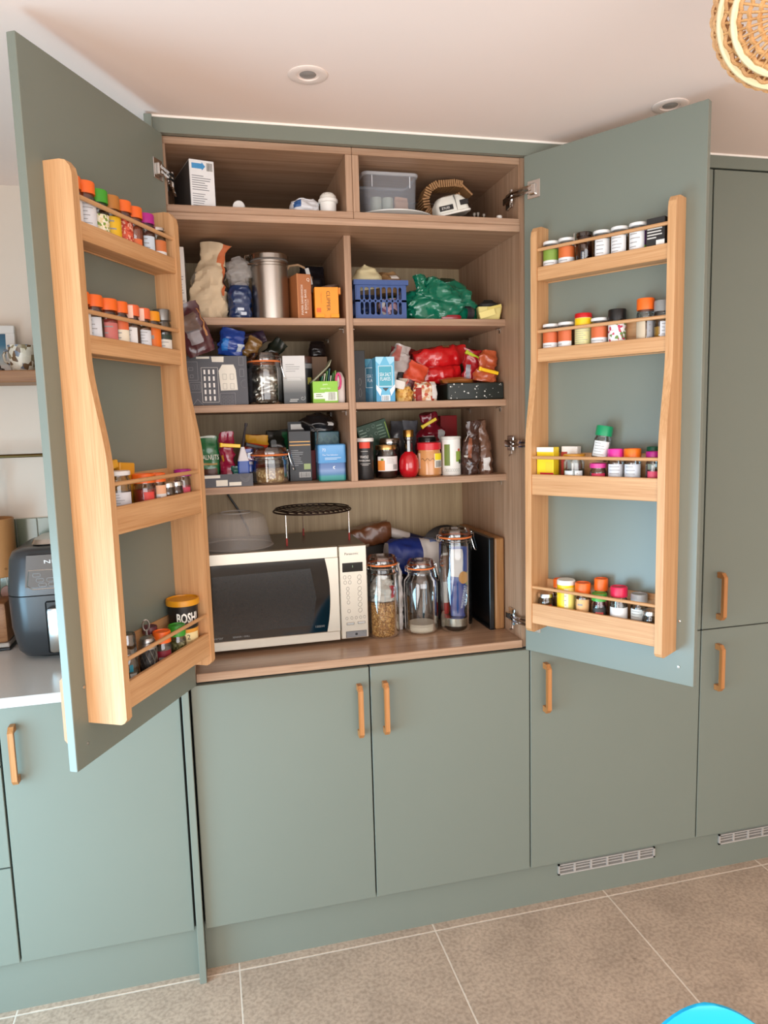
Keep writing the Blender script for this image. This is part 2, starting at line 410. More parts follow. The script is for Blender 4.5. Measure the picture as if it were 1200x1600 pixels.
# open upper doors
LH, LA = Vector((-.482, -.006, 0)), math.atan2(.8852, .4652)
RH, RA = Vector((.4833, -.006, 0)), -math.atan2(.8383, .5452)
LD = Vector((-.4652, -.8852, 0)); LN = Vector((.8852, -.4652, 0)); RD = Vector((.5452, -.8383, 0)); RN = Vector((-.8383, -.5452, 0))
def hinge_geo(s, z):
    # door-local: x along the door from the hinge edge (times s), y into the door, arm reaching back to the cabinet side
    g = G()
    g.box(min(s * .012, s * .052), max(s * .012, s * .052), -.003, 0, z - .024, z + .024, .001)
    for dz in (-.017, .017): g.lathe([(0, -.0045), (.004, -.0045), (.004, -.002), (0, -.002)], 10, Tr(s * .042, 0, z + dz) @ Ro(rad(90), 'X'))
    g.box(min(s * .018, s * .040), max(s * .018, s * .040), -.010, -.002, z - .014, z + .014, .002)
    return g
def open_door(H, ang, s, label):
    d = mk('door', G().box(min(0, s * .4965), max(0, s * .4965), 0, .019, .868, 2.284, .0012), SAGE, larder, H, (0, 0, ang), smooth=0, label=label)
    for z in (2.190, 1.488, .953):
        mk('hinge', hinge_geo(s, z), CHROME, d, label='chrome concealed hinge')
    hx = s * .455
    mk('handle', handle_geo(m=Ro(PI, 'Z')), HANDLE, d, (hx, .019, .905), smooth=0, label='wooden D-shaped handle')
    for z in (2.202, 1.483, .962):
        mk('cover_disc', G().lathe([(0, -.0012), (.0165, -.0012), (.0172, -.0004), (.0172, .0002), (0, .0002)], 32, Ro(rad(90), 'X')), SAGE, d, (s * .474, 0, z))
    for z in (1.036, .914):
        mk('screw', G().lathe([(0, .003), (.0035, .0025), (.004, 0)], 10, Ro(rad(90), 'X')), STEEL, d, (s * .458, 0, z))
    return d
ld = open_door(LH, LA, -1, 'left upper larder door standing open')
rd = open_door(RH, RA, 1, 'right upper larder door standing open')
# hinge arms, from door plate to cabinet side
def arm(H, D, N, wall, z):
    a = H + D * .03 + N * .008; b = Vector((wall, .075, 0)); s = 1 if wall < 0 else -1
    g = G()
    mid = Vector((wall + s * .018, .03, 0))
    for dz, r in ((.006, .0055), (-.006, .0045)):
        g.tube([a + Vector((0, 0, z + dz)), a.lerp(mid, .5) + Vector((0, 0, z + dz)), mid + Vector((0, 0, z + dz)), b + Vector((s * .012, 0, z + dz))], r, 6)
    g.box(min(wall + s * .001, wall + s * .006), max(wall + s * .001, wall + s * .006), .06, .105, z - .022, z + .022, .001)
    g.box(min(wall + s * .004, wall + s * .018), max(wall + s * .004, wall + s * .018), .045, .1, z - .01, z + .01, .002)
    g.lathe([(0, -.018), (.005, -.018), (.005, .018), (0, .018)], 10, Tr(wall + s * .016, .04, z))
    g.tube([Vector((wall + s * .016, .05, z - .012)), Vector((wall + s * .02, .04, z - .03)), Vector((wall + s * .024, .05, z - .036))], .003, 6)
    mk('hinge_arm', g, CHROME, larder)
for z in (2.190, 1.488, .953):
    arm(LH, LD, LN, -.482, z); arm(RH, RD, RN, .482, z)

# ---- spice racks on the doors
FAS = [(1.930, 1.966, .058), (1.714, 1.750, .058), (1.351, 1.408, .0885), (.984, 1.042, .0885)]
FLOOR = [1.953, 1.736, 1.375, 1.009]
def spice_rack(H, ang, s, label):
    t = thing('spice_rack', label, 'spice rack', H, (0, 0, ang))
    def prof():
        p = [(0, .956)]
        p += [(-.078, .956), (-.086, .960), (-.0915, .968), (-.0915, .98)]
        p += [(-.0915, 1.47)]
        for k in range(1, 12):
            q = k / 12; e = q * q * (3 - 2 * q)
            p.append((-.0915 + .0305 * e, 1.47 + .25 * q))
        p += [(-.061, 1.72), (-.061, 2.045), (-.058, 2.060), (-.048, 2.072), (-.036, 2.075), (0, 2.075)]
        return p
    for u0, u1 in ((.058, .077), (.431, .450)):
        mk('stile', G().prism(prof(), min(s * u0, s * u1), max(s * u0, s * u1), 'x'), OAK, t, smooth=25)
    X0, X1 = min(s * .077, s * .431), max(s * .077, s * .431)
    for (z0, z1, d), fl in zip(FAS, FLOOR):
        mk('fascia', G().box(X0, X1, -d, -d + .010, z0, z1, .0012), OAKX, t, smooth=0)
        mk('shelf_board', G().box(X0, X1, -d + .010, -.0045, z0 + .002, fl), OAKX, t, smooth=0)
        mk('back_rail', G().box(X0, X1, -.0045, -.0005, z0, z1 + .056), OAKX, t, smooth=0)
        mk('dowel', G().tube([(X0, -d + .005, z1 + .046), (X1, -d + .005, z1 + .046)], .0046, 12), OAKX, t)
    return t
spice_rack(LH, LA, -1, 'wooden spice rack with curved sides on the left larder door')
spice_rack(RH, RA, 1, 'wooden spice rack with curved sides on the right larder door')

# ---- units to the right
u = thing('tall_cabinet', 'sage green tall cabinet behind the open right larder door', 'cabinet', (.5, 0, 0))
mk('carcass', G().box(.002, .598, .021, .56, .15, 2.289), P('#1d1e1c', .7), u, smooth=0)
d = door_panel(u, .002, .598, .15, .865); handle(d, .049, .665)
d = door_panel(u, .002, .598, .868, 2.284); handle(d, .55, .905)
u = thing('tall_cabinet', 'sage green tall cabinet at the right edge with two stacked wooden handles', 'cabinet', (1.1, 0, 0))
mk('carcass', G().box(.002, .598, .021, .56, .15, 2.289), P('#1d1e1c', .7), u, smooth=0)
d = door_panel(u, .0025, .5985, .15, .865); handle(d, .06, .662)
d = door_panel(u, .0025, .5985, .868, 2.284); handle(d, .06, .899)
struct('trim_2', G().box(-.502, 2.0, .034, .049, 0, .149), SAGE, 'sage green plinth under larder and tall cabinets')
def vent(x0, label):
    t = thing('plinth_vent', label, 'vent', (x0, .0339, .0865)); W, Hh = .355, .036
    MV = P('#a8a29b', .45)
    mk('backing', G().box(.004, W - .004, -.0012, -.0002, .003, Hh - .003), P('#6f6a64', .7), t, smooth=0)
    mk('frame', G().box(0, W, -.006, 0, 0, .005).box(0, W, -.006, 0, Hh - .004, Hh).box(0, .006, -.006, 0, 0, Hh).box(W - .006, W, -.006, 0, 0, Hh), MV, t, smooth=0)
    for k in range(1, 6): mk('upright', G().box(W * k / 6 - .0035, W * k / 6 + .0035, -.0055, -.001, .004, Hh - .004), MV, t, smooth=0)
    for z in (.014, .024): mk('slat', G().box(.006, W - .006, -.0045, -.001, z - .0012, z + .0022), MV, t, smooth=0)
vent(.611, 'grey plastic plinth vent grille below the cabinet beside the larder')
vent(1.2155, 'grey plastic plinth vent grille at right frame edge')

# ---- base run to the left
u = thing('base_cabinet', 'sage green base cabinet under the white worktop, left of larder', 'cabinet', (-.98, 0, 0))
mk('carcass', G().box(.002, .455, .021, .56, .15, .866), P('#1d1e1c', .7), u, smooth=0)
d = door_panel(u, .003, .451, .152, .862); handle(d, .036, .663)
u = thing('drawer_cabinet', 'sage green drawer cabinet at the far left edge', 'cabinet', (-1.588, 0, 0))
mk('carcass', G().box(.002, .606, .021, .56, .15, .866), P('#1d1e1c', .7), u, smooth=0)
for z0, z1 in ((.152, .424), (.428, .704), (.708, .862)): door_panel(u, .003, .606, z0, z1, name='drawer')
struct('trim_3', G().box(-1.62, -.523, .022, .037, 0, .151), SAGE, 'sage green plinth under the left base cabinets')
mk('worktop', G().box(-1.62, -.524, -.02, BACK, .868, .895, .002), P('#dcd6cf', .22, 0, .03, 200), smooth=0, label='pale stone worktop on the left base cabinets', cat='worktop')
# ================================================================== jars on the door racks
ORD = ['leftmost'] + [q + ' from left' for q in ('second', 'third', 'fourth', 'fifth', 'sixth', 'seventh', 'eighth', 'ninth')]
CLEAR = GLASS(); AMBER = GLASS('#c9a58a', .1, .7)
def shell(g, r, z0, z1, a0, a1, n=14, m=None):
    return g.lathe([(r, z0), (r, z1)], n, m, rad(a0), rad(a1), False)
def lid_geo(r, z0, h, style='plain'):
    g = G()
    if style == 'flip':      # deep straight-sided spice lid with a dished flap
        g.lathe([(r, z0), (r, z0 + h * .9), (r * .94, z0 + h), (r * .8, z0 + h), (r * .78, z0 + h * .93), (0, z0 + h * .93)], 24)
    elif style == 'flat':    # thin metal lid
        g.lathe([(r * .9, z0), (r, z0 + .001), (r, z0 + h - .002), (r * .96, z0 + h), (r * .8, z0 + h - .0012), (0, z0 + h - .0012)], 28)
    else:
        g.lathe([(r, z0), (r, z0 + h * .8), (r * .93, z0 + h), (0, z0 + h)], 24)
    return g
def print_lines(g, r, z0, z1, a0, a1, n, seed):
    rnd = random.Random(seed)
    for k in range(n):
        z = z1 - (z1 - z0) * (k + .5) / n; e = a0 + (a1 - a0) * rnd.uniform(.55, 1.)
        shell(g, r, z - (z1 - z0) / n * .10, z + (z1 - z0) / n * .10, a0, e, 6)
    return g
def spice(label, group, loc, rz, d, h, lid, lidh=.024, style='flip', lidw=1., fill=('#8a5a33', .75), lab=(), body=None, text=0, name='spice_jar', cat='spice jar', tilt=0., speck=None, neck=.86):
    t = thing(name, label, cat, loc, (tilt, 0, rz), group)
    r = d / 2; zb = h - lidh
    opaque = body is not None and not hasattr(body, 'node_tree')
    bm_ = P(body, .4) if opaque else (body or CLEAR)
    mk('body', G().lathe([(0, .0005), (r * .9, 0), (r, .003), (r, zb - .012), (r * .97, zb - .008), (r * neck, zb - .003), (r * neck, zb)], 28, cap=False), bm_, t)
    if fill and not opaque:
        fm = SPECK(*speck) if speck else P(fill[0], .8, 0, .2, 300, .4)
        top = .003 + (zb - .014) * fill[1]
        mk('contents', G().lathe([(0, .0025), (r * .86, .0025), (r * .93, .005), (r * .93, top - .001), (0, top)], 22), fm, t)
    hl = lid_geo(r * lidw, zb, lidh, style)
    mk('lid', hl, lid if hasattr(lid, 'node_tree') else P(lid, .38, 0, .04), t)
    for q in lab:
        z0, z1, a0, a1, c = q
        mk('label', shell(G(), r + .0005, z0 * h, z1 * h, a0, a1), c if hasattr(c, 'node_tree') else P(c, .5, 0, .05), t)
    if text:
        z0, z1, a0, a1, c = lab[-1]
        mk('printed_text', print_lines(G(), r + .0009, z0 * h + .002, z1 * h - .002, a0 + 12, a1 - 30, text, hash(label) % 999 if False else len(label)), P('#9a9794', .6), t)
    return t
OR = '#ee6a1e'
def on(side, u, off, k):
    H, D, N = (LH, LD, LN) if side == 'L' else (RH, RD, RN)
    p = H + D * u + N * off; return (p.x, p.y, FLOOR[k] + .0004)
ROWN = ['top', 'second', 'third', 'bottom']
def sp(side, k, n, desc, u, off, d, h, lid, spin=0, **kw):
    rz = (LA - rad(48) if side == 'L' else RA + rad(28)) + rad(spin)
    where = f"{ORD[n]}, {'left' if side == 'L' else 'right'} rack {ROWN[k]} shelf"
    return spice(desc + ', ' + where, f"{ROWN[k]} shelf jars, {'left' if side == 'L' else 'right'} door rack", on(side, u, off, k), rz, d, h, lid, **kw)
F = (-70, 70)
W_ = '#e6e4e2'
# left door, top shelf
sp('L', 0, 0, 'spice jar with deep orange lid', .409, .026, .041, .102, OR, fill=('#9b4a2a', .8), lab=[(.12, .6, -40, 70, W_)], text=5)
sp('L', 0, 1, 'spice jar with orange lid and barcoded label', .366, .026, .042, .104, OR, fill=('#c79b62', .9), lab=[(.08, .62, -60, 70, '#d9d9dc')], text=7)
sp('L', 0, 2, 'spice jar with bright green lid and cream label', .323, .026, .041, .1, '#3f9a23', lidh=.026, fill=('#8d8450', .7), lab=[(.06, .5, -70, 70, SPECK(('#efe2bf', '#e6d3a0', '#f3ead2', '#7f9a3f'), 220))])
sp('L', 0, 3, 'amber lidded jar with yellow label', .281, .026, .041, .1, '#b4722c', lidh=.028, fill=('#caa32f', .9), lab=[(.05, .56, -75, 75, '#e8b81e')], text=3)
sp('L', 0, 4, 'spice jar with orange lid and speckled red label', .237, .026, .041, .102, OR, fill=('#8e2c1e', .8), lab=[(.05, .6, -70, 70, SPECK(('#c2442b', '#d65a3c', '#b23022', '#e7a88c'), 200))])
sp('L', 0, 5, 'spice jar with orange lid and russet powder', .195, .026, .041, .1, OR, fill=('#9c4a2c', .9), lab=[(.05, .3, -70, 40, '#e2703a')])
sp('L', 0, 6, 'jar with magenta lid and pale blue label', .147, .026, .042, .098, '#b01f86', lidh=.022, fill=('#6a3a2c', .9), lab=[(.05, .48, -60, 50, '#cfdbe6')], text=4)
sp('L', 0, 7, 'short silver-lidded jar with orange and white label', .101, .026, .042, .078, METAL('#d8d6d2', .2), lidh=.008, style='flat', lidw=1.02, fill=('#4d5a45', .6), lab=[(.3, .62, -75, 75, '#d3763f'), (.04, .3, -75, 75, W_)], text=2)
# left door, second shelf
sp('L', 1, 0, 'spice jar with orange lid', .409, .026, .041, .1, OR, fill=('#7c2f1d', .8), lab=[(.12, .6, -30, 70, W_)], text=4)
sp('L', 1, 1, 'spice jar with orange lid and silver-grey label', .367, .026, .041, .1, OR, fill=('#6a4634', .8), lab=[(.08, .55, -60, 40, '#d6d8dc')], text=5)
sp('L', 1, 2, 'wide spice jar with orange lid and pink label', .3215, .026, .0435, .099, OR, fill=('#a83a2f', .9), lab=[(.06, .5, -60, 60, '#c9706a')], text=3, lidw=1.08)
sp('L', 1, 3, 'spice jar with orange lid and orange-white label', .277, .026, .040, .1, OR, fill=('#b65b34', .8), lab=[(.4, .6, -60, 60, '#dc6a3c'), (.05, .4, -60, 60, '#eadfc8')], text=3)
sp('L', 1, 4, 'spice jar with sticker on orange lid', .234, .026, .041, .099, '#e8683a', fill=('#6d4635', .85), lab=[(.7, .98, -30, 10, '#eec7b3'), (.08, .5, -60, 30, W_)], text=4)
sp('L', 1, 5, 'orange-lidded spice jar with barcode', .190, .026, .041, .098, '#e8683a', fill=('#8c5a3a', .85), lab=[(.7, .98, -30, 10, '#eec7b3'), (.06, .5, -60, 60, '#dadde2')], text=6)
sp('L', 1, 6, 'small jar with amber-yellow lid and orange label', .147, .026, .039, .097, '#e8940f', lidh=.022, fill=('#70331d', .6), lab=[(.15, .62, -70, 70, '#e8721c'), ], text=1)
sp('L', 1, 7, 'spice grinder with dull silver and black lid', .101, .026, .042, .108, METAL('#8f908f', .35), lidh=.026, fill=('#2c2622', .9), lab=[(.35, .45, -75, 75, '#26382c'), (.06, .34, -50, 60, '#e0dbd0')], text=3)
# left door, third shelf
sp('L', 2, 0, 'clear pot with white lid, plain label', .402, .040, .05, .094, W_, lidh=.01, style='flat', fill=('#b9b4b0', .5), lab=[(.05, .6, -70, 60, '#e9e6e6')], text=4, name='plastic_pot', cat='pot')
sp('L', 2, 1, 'clear pot with white lid and striped barcode label', .342, .036, .056, .1, W_, lidh=.01, style='flat', fill=('#a59c96', .7), lab=[(.05, .55, -60, 60, '#dedde2')], text=8, name='plastic_pot', cat='pot')
sp('L', 2, 3, 'red jar with wide orange lid', .265, .052, .05, .088, OR, lidh=.02, fill=('#a83420', .95), lab=[(.1, .55, -15, 40, '#d6433c')])
sp('L', 2, 4, 'jar with orange lid and salmon label', .2165, .054, .041, .086, OR, lidh=.02, fill=('#c98a5a', .8), lab=[(.45, .68, -60, 60, '#e8b08a'), (.05, .45, -60, 60, W_)], text=3)
sp('L', 2, 5, 'tiny silver-lidded glass jar with clear sides', .1765, .056, .036, .060, METAL('#d8d6d2', .2), lidh=.011, style='flat', lidw=1.02, fill=('#777d70', .3))
sp('L', 2, 6, 'tiny silver-lidded glass jar holding brown spice', .1385, .056, .036, .060, METAL('#d8d6d2', .2), lidh=.011, style='flat', lidw=1.02, fill=('#a0714c', .45))
sp('L', 2, 7, 'jar with magenta lid and crimson contents', .0985, .054, .038, .086, '#a81c80', lidh=.016, lidw=1.08, fill=('#b22a36', .8), lab=[(.1, .5, -20, 45, '#d24b62')])
t = thing('stock_cube_packet', 'crumpled mustard-yellow cardboard packet behind pots, third shelf of left door rack', 'packet', on('L', .297, .017, 2), (0, 0, LA))
mk('carton', G().box(-.028, .028, -.0115, .0115, 0, .115, .002, Ro(rad(5), 'Y')), P('#d99a24', .5), t, smooth=0)
mk('flap', G().box(-.03, -.002, -.009, .009, .108, .126, .002, Ro(rad(-9), 'Y')), P('#e0a530', .5), t, smooth=0)
# left door, bottom shelf
sp('L', 3, 0, 'short clear jar with crumpled foil lid', .405, .050, .044, .055, METAL('#c9c9cc', .3), lidh=.012, fill=('#3b3431', .5), lab=[(.1, .35, -50, 10, W_)])
sp('L', 3, 1, 'glass salt grinder with teal printed label', .357, .040, .044, .112, GLASS('#d8d6cf', .18, .8), lidh=.042, style='plain', lidw=.92, fill=('#b9b2a4', .45), lab=[(.28, .42, -75, 20, '#1f7d92'), (.02, .24, -60, 40, '#dfe3e0')], text=1, name='salt_grinder', cat='grinder')
sp('L', 3, 3, 'jar with maroon lid tucked behind', .236, .022, .034, .094, '#5a2430', lidh=.016, fill=('#4a2a25', .8))
sp('L', 3, 4, 'jar with open orange lid and deep red label', .243, .0565, .041, .086, OR, lidh=.026, fill=('#8d8a84', .9), lab=[(.08, .5, -50, 50, '#7a1325')], text=1)
sp('L', 3, 5, 'jar of dried herbs with bright green lid', .1755, .0565, .041, .082, '#3c9a2b', lidh=.026, fill=('#7d7541', .95), speck=(('#7d7541', '#98905a', '#5f5a30', '#a89f6c'), 260), lab=[(.05, .2, -10, 40, W_)])
t = thing('metal_grater', 'small perforated metal nutmeg grater with hanging loop, bottom shelf of left door rack', 'grater', on('L', .303, .056, 3), (0, 0, LA - rad(48)))
GRM = METAL('#a9a8a6', .28)
mk('barrel', G().lathe([(0, 0), (.0185, 0), (.0185, .072), (.0165, .076), (0, .076)], 24), P('#2d2b2a', .5, .3), t)
g = G()
for k in range(10):
    for s in (1, -1):
        g.tube([(.0190 * math.sin(a), -.0190 * math.cos(a), .003 + .062 * q / 9) for q in range(10) for a in [2 * PI * k / 10 + s * q * .14]], .0013, 4)
g.lathe([(.019, .0), (.0195, .0), (.0195, .004), (.019, .004)], 24).lathe([(.019, .064), (.0198, .064), (.0198, .074), (.017, .078)], 24)
mk('mesh_screen', g, GRM, t)
mk('cap', G().lathe([(.0185, .076), (.019, .080), (.015, .088), (.006, .092), (0, .092)], 24), GRM, t)
mk('hanging_loop', G().tube([(.007 * math.sin(a) * (1 if True else 0), .004, .115 - .0125 * math.cos(a)) for a in [2 * PI * q / 18 for q in range(18)]], .0022, 6, True).tube([(0, .004, .09), (0, .004, .104)], .003, 6), GRM, t)
t = thing('stock_tub', 'black tub with mustard-yellow lid reading BOSH! on bottom shelf of left door rack', 'tub', on('L', .1145, .0412, 3), (0, 0, LA - rad(44)))
mk('body', G().lathe([(0, 0), (.032, 0), (.033, .002), (.0365, .118), (.0365, .12), (0, .12)], 40), GRAD([(0, '#e8a13a'), (.058, '#e8a13a'), (.06, '#191513'), (.12, '#191513')]), t)
mk('lid', G().lathe([(.038, .117), (.0408, .118), (.0408, .129), (.0395, .132), (.037, .132), (.0365, .129), (0, .128)], 40), P('#d79312', .4), t)
mk('lettering', G().text('BOSH!', .026, .054, bold=.03, m=Tr(0, 0, .088), bend=.0366), P('#f4f1ea', .5), t)
mk('printed_panel', shell(G(), .0353, .012, .05, -20, 50), P('#f0dba2', .5), t)
mk('printed_text', G().text('2', .012, None, Tr(0, 0, .04), bend=.0362), BLACK, t)

# right door, top shelf
WL = P('#ecebe8', .35)
def wl(k, n, u, c, label, off=.026, white=(.04, .36), **kw):
    l = [(white[1], .72, -75, 75, c), (white[0], white[1], -75, 75, W_)] if c else [(.06, .72, -60, 55, W_)]
    return sp('R', k, n, label, u, off, .042, .0785, WL, lidh=.008, style='flat', lidw=1.04, fill=('#6b4a2e', .8), lab=l, text=kw.pop('text', 2), **kw)
wl(0, 0, .101, '#7f9c3e', 'white-lidded spice jar with green and white label')
wl(0, 1, .147, '#d36c33', 'white-lidded spice jar with orange and white label')
t = sp('R', 0, 2, 'brown glass clip-top jar', .1985, .026, .042, .084, AMBER, lidh=.010, style='plain', fill=('#4b2f22', .35), body=AMBER)
mk('wire_clip', G().tube([(-.022, -.004, .05), (-.026, -.004, .062), (-.026, -.004, .084), (-.018, -.004, .086), (-.016, -.004, .078)], .001, 5), STEEL, t)
wl(0, 3, .2475, None, 'white-lidded spice jar beside brown jar', text=5, spin=8)
wl(0, 4, .2955, None, 'white-lidded spice jar, all-white label', text=6, spin=-12)
sp('R', 0, 5, 'white-lidded spice jar with white, purple and green label', .3435, .026, .042, .0785, WL, lidh=.008, style='flat', lidw=1.04, fill=('#5a4030', .8), lab=[(.3, .74, 40, 80, '#6a3a78'), (.05, .3, 40, 80, '#8fc23a'), (.05, .74, -75, 40, W_)], text=5)
t = thing('tea_box', 'small black box with white printed back on top shelf of right door rack', 'box', on('R', .396, .026, 0), (0, 0, RA))
mk('carton', G().box(-.023, .023, -.0205, .0205, 0, .079, .001), P('#24211f', .5), t, smooth=0)
mk('printed_text', print_lines(G(), 1, 0, 1, 0, 0, 0, 1).box(-.02, .014, -.021, -.0206, .045, .048).box(-.02, .016, -.021, -.0206, .052, .055).box(-.02, .01, -.021, -.0206, .059, .062).box(-.02, .016, -.021, -.0206, .038, .041).box(-.02, .002, -.021, -.0206, .031, .034), P('#cfcbc4', .5), t, smooth=0)
mk('label', G().box(.002, .0225, -.0214, -.0207, .004, .026), P('#e8e4dd', .5), t, smooth=0)
# right door, second shelf
wl(1, 0, .100, '#d1683a', 'white-lidded spice jar with orange and white label')
wl(1, 1, .147, '#d1683a', 'white-lidded spice jar with turned orange and white label', spin=-35)
t = sp('R', 1, 2, 'yellow tin with red lid and printed sides', .197, .026, .043, .096, '#c4161c', lidh=.012, style='plain', lidw=1.04, body='#dcd28c', lab=[(.66, .86, -90, 90, '#f2c60c'), (.05, .62, -80, 80, '#d9d193')], text=9, name='seasoning_tin', cat='tin', neck=1.)
wl(1, 3, .243, '#d1683a', 'white-lidded spice jar with orange label beside yellow tin')
sp('R', 1, 4, 'black-lidded jar with colourful printed label', .2915, .026, .043, .095, '#151515', lidh=.026, lidw=1.05, fill=('#8b6a45', .6), lab=[(.06, .66, -85, 85, SPECK(('#eee9e6', '#efe9e4', '#ece8e6', '#c2405a', '#eeeae8', '#6d8a4a'), 150))])
sp('R', 1, 5, 'tall spice jar with orange flip lid', .366, .026, .043, .112, OR, lidh=.028, fill=('#8a6b45', .5), lab=[(.06, .5, -80, -5, '#c9b79c'), (.06, .5, 5, 60, '#a8a9ac')], text=3)
sp('R', 1, 6, 'spice jar with clear grey lid and mustard contents', .4085, .026, .040, .102, P('#8b8b88', .3), lidh=.026, fill=('#c08a2c', .6), lab=[(.06, .5, -20, 50, '#dcdde0')], text=5)
# right door, third shelf
def sbox(side, k, u, off, w, d, h, label, col, extra=(), spin=0, name='carton', cat='carton'):
    t = thing(name, label, cat, on(side, u, off, k), (0, 0, (LA if side == 'L' else RA) + rad(spin)))
    mk('box_body', G().box(-w / 2, w / 2, -d / 2, d / 2, 0, h, .001), P(col, .45), t, smooth=0)
    for (x0, x1, z0, z1, c) in extra:
        mk('printed_panel', G().box(x0 * w, x1 * w, -d / 2 - .0005, -d / 2, z0 * h, z1 * h), P(c, .45), t, smooth=0)
    return t
t = sbox('R', 2, .105, .05, .052, .03, .106, 'yellow baking carton with white top and red badge, third shelf of right door rack', '#f0d21c', [(-.5, .5, .88, 1, '#f1ede2'), (-.3, .5, .02, .34, '#cf1f3a'), (.05, .45, .36, .62, '#e8c92a')])
mk('lettering', G().text('baking', .006, None, Tr(.006, -.0158, .018)), WHITE, t)
sbox('R', 2, .159, .018, .048, .022, .107, 'white carton with red spine, third shelf of right door rack', '#e9e5df', [(-.5, -.12, 0, .86, '#a62a1e'), (-.08, .46, .6, .9, '#eceae6')])
sp('R', 2, 2, 'squat pot with gold lid', .1855, .0505, .055, .088, P('#cf9128', .35), lidh=.012, style='plain', lidw=1.06, fill=('#5c6257', .7), lab=[(.1, .5, -60, -8, '#d9dedd'), (.1, .5, 4, 50, '#dfe3e2')], text=3)
t = sp('R', 2, 3, 'low jar with pink lid and pink label', .255, .050, .043, .0645, '#d43a8e', lidh=.012, fill=('#6d5148', .8), lab=[(.1, .6, -50, 50, '#d22f55')])
p = on('R', .2545, .045, 2)
spice('green-lidded spice jar tilted on other jars, right rack third shelf', 'third shelf jars, right door rack', (p[0], p[1], 1.4455), RA + rad(20), .043, .092, '#0f8f5c', lidh=.026, fill=('#4a4238', .25), lab=[(.12, .56, -55, 60, '#dfe2e0')], text=5, tilt=rad(-4), name='spice_jar').rotation_euler[1] = rad(9)
sp('R', 2, 4, 'spice jar with hot pink lid', .3015, .046, .041, .102, '#e0379c', lidh=.024, fill=('#5f5a55', .6), lab=[(.06, .62, -60, 60, '#d8dadf')], text=6)
sp('R', 2, 5, 'spice jar with orange lid and white label', .3465, .046, .043, .103, '#f2761a', lidh=.024, fill=('#7b776e', .7), lab=[(.06, .62, -60, 60, '#d6dbe2')], text=6)
sp('R', 2, 6, 'spice jar with dark green lid at the back', .393, .023, .036, .107, '#0d5238', lidh=.022, fill=('#8f936f', .8), lab=[(.06, .6, -60, 40, '#c9cfb4')])
sp('R', 2, 7, 'plum-lidded spice jar in front', .4065, .0595, .036, .097, '#a51b74', lidh=.022, fill=('#5e2b33', .8), lab=[(.1, .5, -50, 50, '#c23a58')])
# right door, bottom shelf
sp('R', 3, 0, 'short white-lidded jar with red label', .1015, .055, .044, .060, METAL('#dedcd8', .25), lidh=.011, style='flat', lidw=1.02, fill=('#6e706b', .5), lab=[(.1, .5, -30, 50, '#d62d2a')])
sp('R', 3, 1, 'jar with orange lid half hidden behind yellow tube', .126, .0225, .034, .098, OR, lidh=.024, fill=('#7a5038', .8))
sp('R', 3, 2, 'bright yellow tube with white rim and clear lid', .1625, .050, .05, .106, P('#e4e3dd', .3), lidh=.013, style='plain', lidw=1.0, body='#f2cf1e', neck=1., lab=[(.06, .82, 15, 80, '#f3e27a'), (.06, .8, -10, 15, '#f4ecc0')], text=6, name='stock_tube', cat='tub')
sp('R', 3, 3, 'spice jar with orange lid and round peach label', .213, .050, .042, .104, OR, lidh=.030, fill=('#d08a50', .8), lab=[(.06, .58, -50, 50, '#e6b27a')], text=2)
sp('R', 3, 4, 'tall jar with orange lid at the back', .2535, .0235, .037, .116, OR, lidh=.032, fill=('#7a1e22', .8), lab=[(.1, .6, -60, 60, '#8a2428')])
sp('R', 3, 5, 'short jar with green lid and red-black label', .2655, .0575, .040, .084, '#3fa33c', lidh=.02, fill=('#3b3a33', .8), lab=[(.08, .55, -50, 50, '#2a2826'), (.2, .42, -30, 30, '#c43b3a')])
sp('R', 3, 6, 'jar with pinkish-red lid and white label', .316, .048, .044, .107, '#d81f4c', lidh=.026, fill=('#5f5346', .9), lab=[(.04, .5, -80, 80, '#e9e8e6')], text=0)
sp('R', 3, 7, 'jar with clear plastic lid and white label', .3635, .030, .043, .091, P('#a9abab', .25), lidh=.024, fill=('#6b6a66', .6), lab=[(.05, .58, -70, 60, '#dfe0da')], text=6)
sp('R', 3, 8, 'short clear jar with silver lid beside the post', .405, .054, .042, .058, METAL('#dedcd8', .25), lidh=.011, style='flat', lidw=1.02, fill=('#494744', .6), lab=[(.08, .4, -50, 60, '#d9d9d6')])
# ================================================================== helpers for packets, cartons and jars
def nz(p, f, seed): return noise.noise(Vector((p[0] * f + seed * 7.3, p[1] * f - seed * 3.1, p[2] * f + seed * 1.7)))
def bag_grid(prof, h, n=36, m=26, crumple=.005, freq=28., seed=1, lean=(0, 0), power=2.6):
    rows = []
    for j in range(m + 1):
        t = j / m
        for k in range(len(prof) - 1):
            if prof[k][0] <= t <= prof[k + 1][0] + 1e-9: break
        a, b = prof[k], prof[k + 1]; q = (t - a[0]) / max(1e-9, b[0] - a[0]); q = q * q * (3 - 2 * q)
        hw = a[1] + (b[1] - a[1]) * q; hd = a[2] + (b[2] - a[2]) * q
        row = []
        for i in range(n):
            an = 2 * PI * i / n; s, c = math.sin(an), -math.cos(an)
            e = 2 / power
            x = hw * math.copysign(abs(s) ** e, s); y = hd * math.copysign(abs(c) ** e, c); z = t * h
            w1 = 1 - 2 * abs(nz((x, y, z), freq, seed)); w2 = 1 - 2 * abs(nz((x, y, z), freq * 2.3, seed + 5))
            d = crumple * (w1 * .75 + w2 * .35 - .45)
            if 0 < j: z += crumple * .6 * nz((x, y, z), freq, seed + 9) * (1 if j < m else 1.5)
            L = math.hypot(x, y) or 1; f = max(.2, 1 + d / max(L, .004)) if L > .002 else 1
            row.append((x * f + lean[0] * t * t, y * f + lean[1] * t * t, max(z, 0)))
        rows.append(row)
    return rows
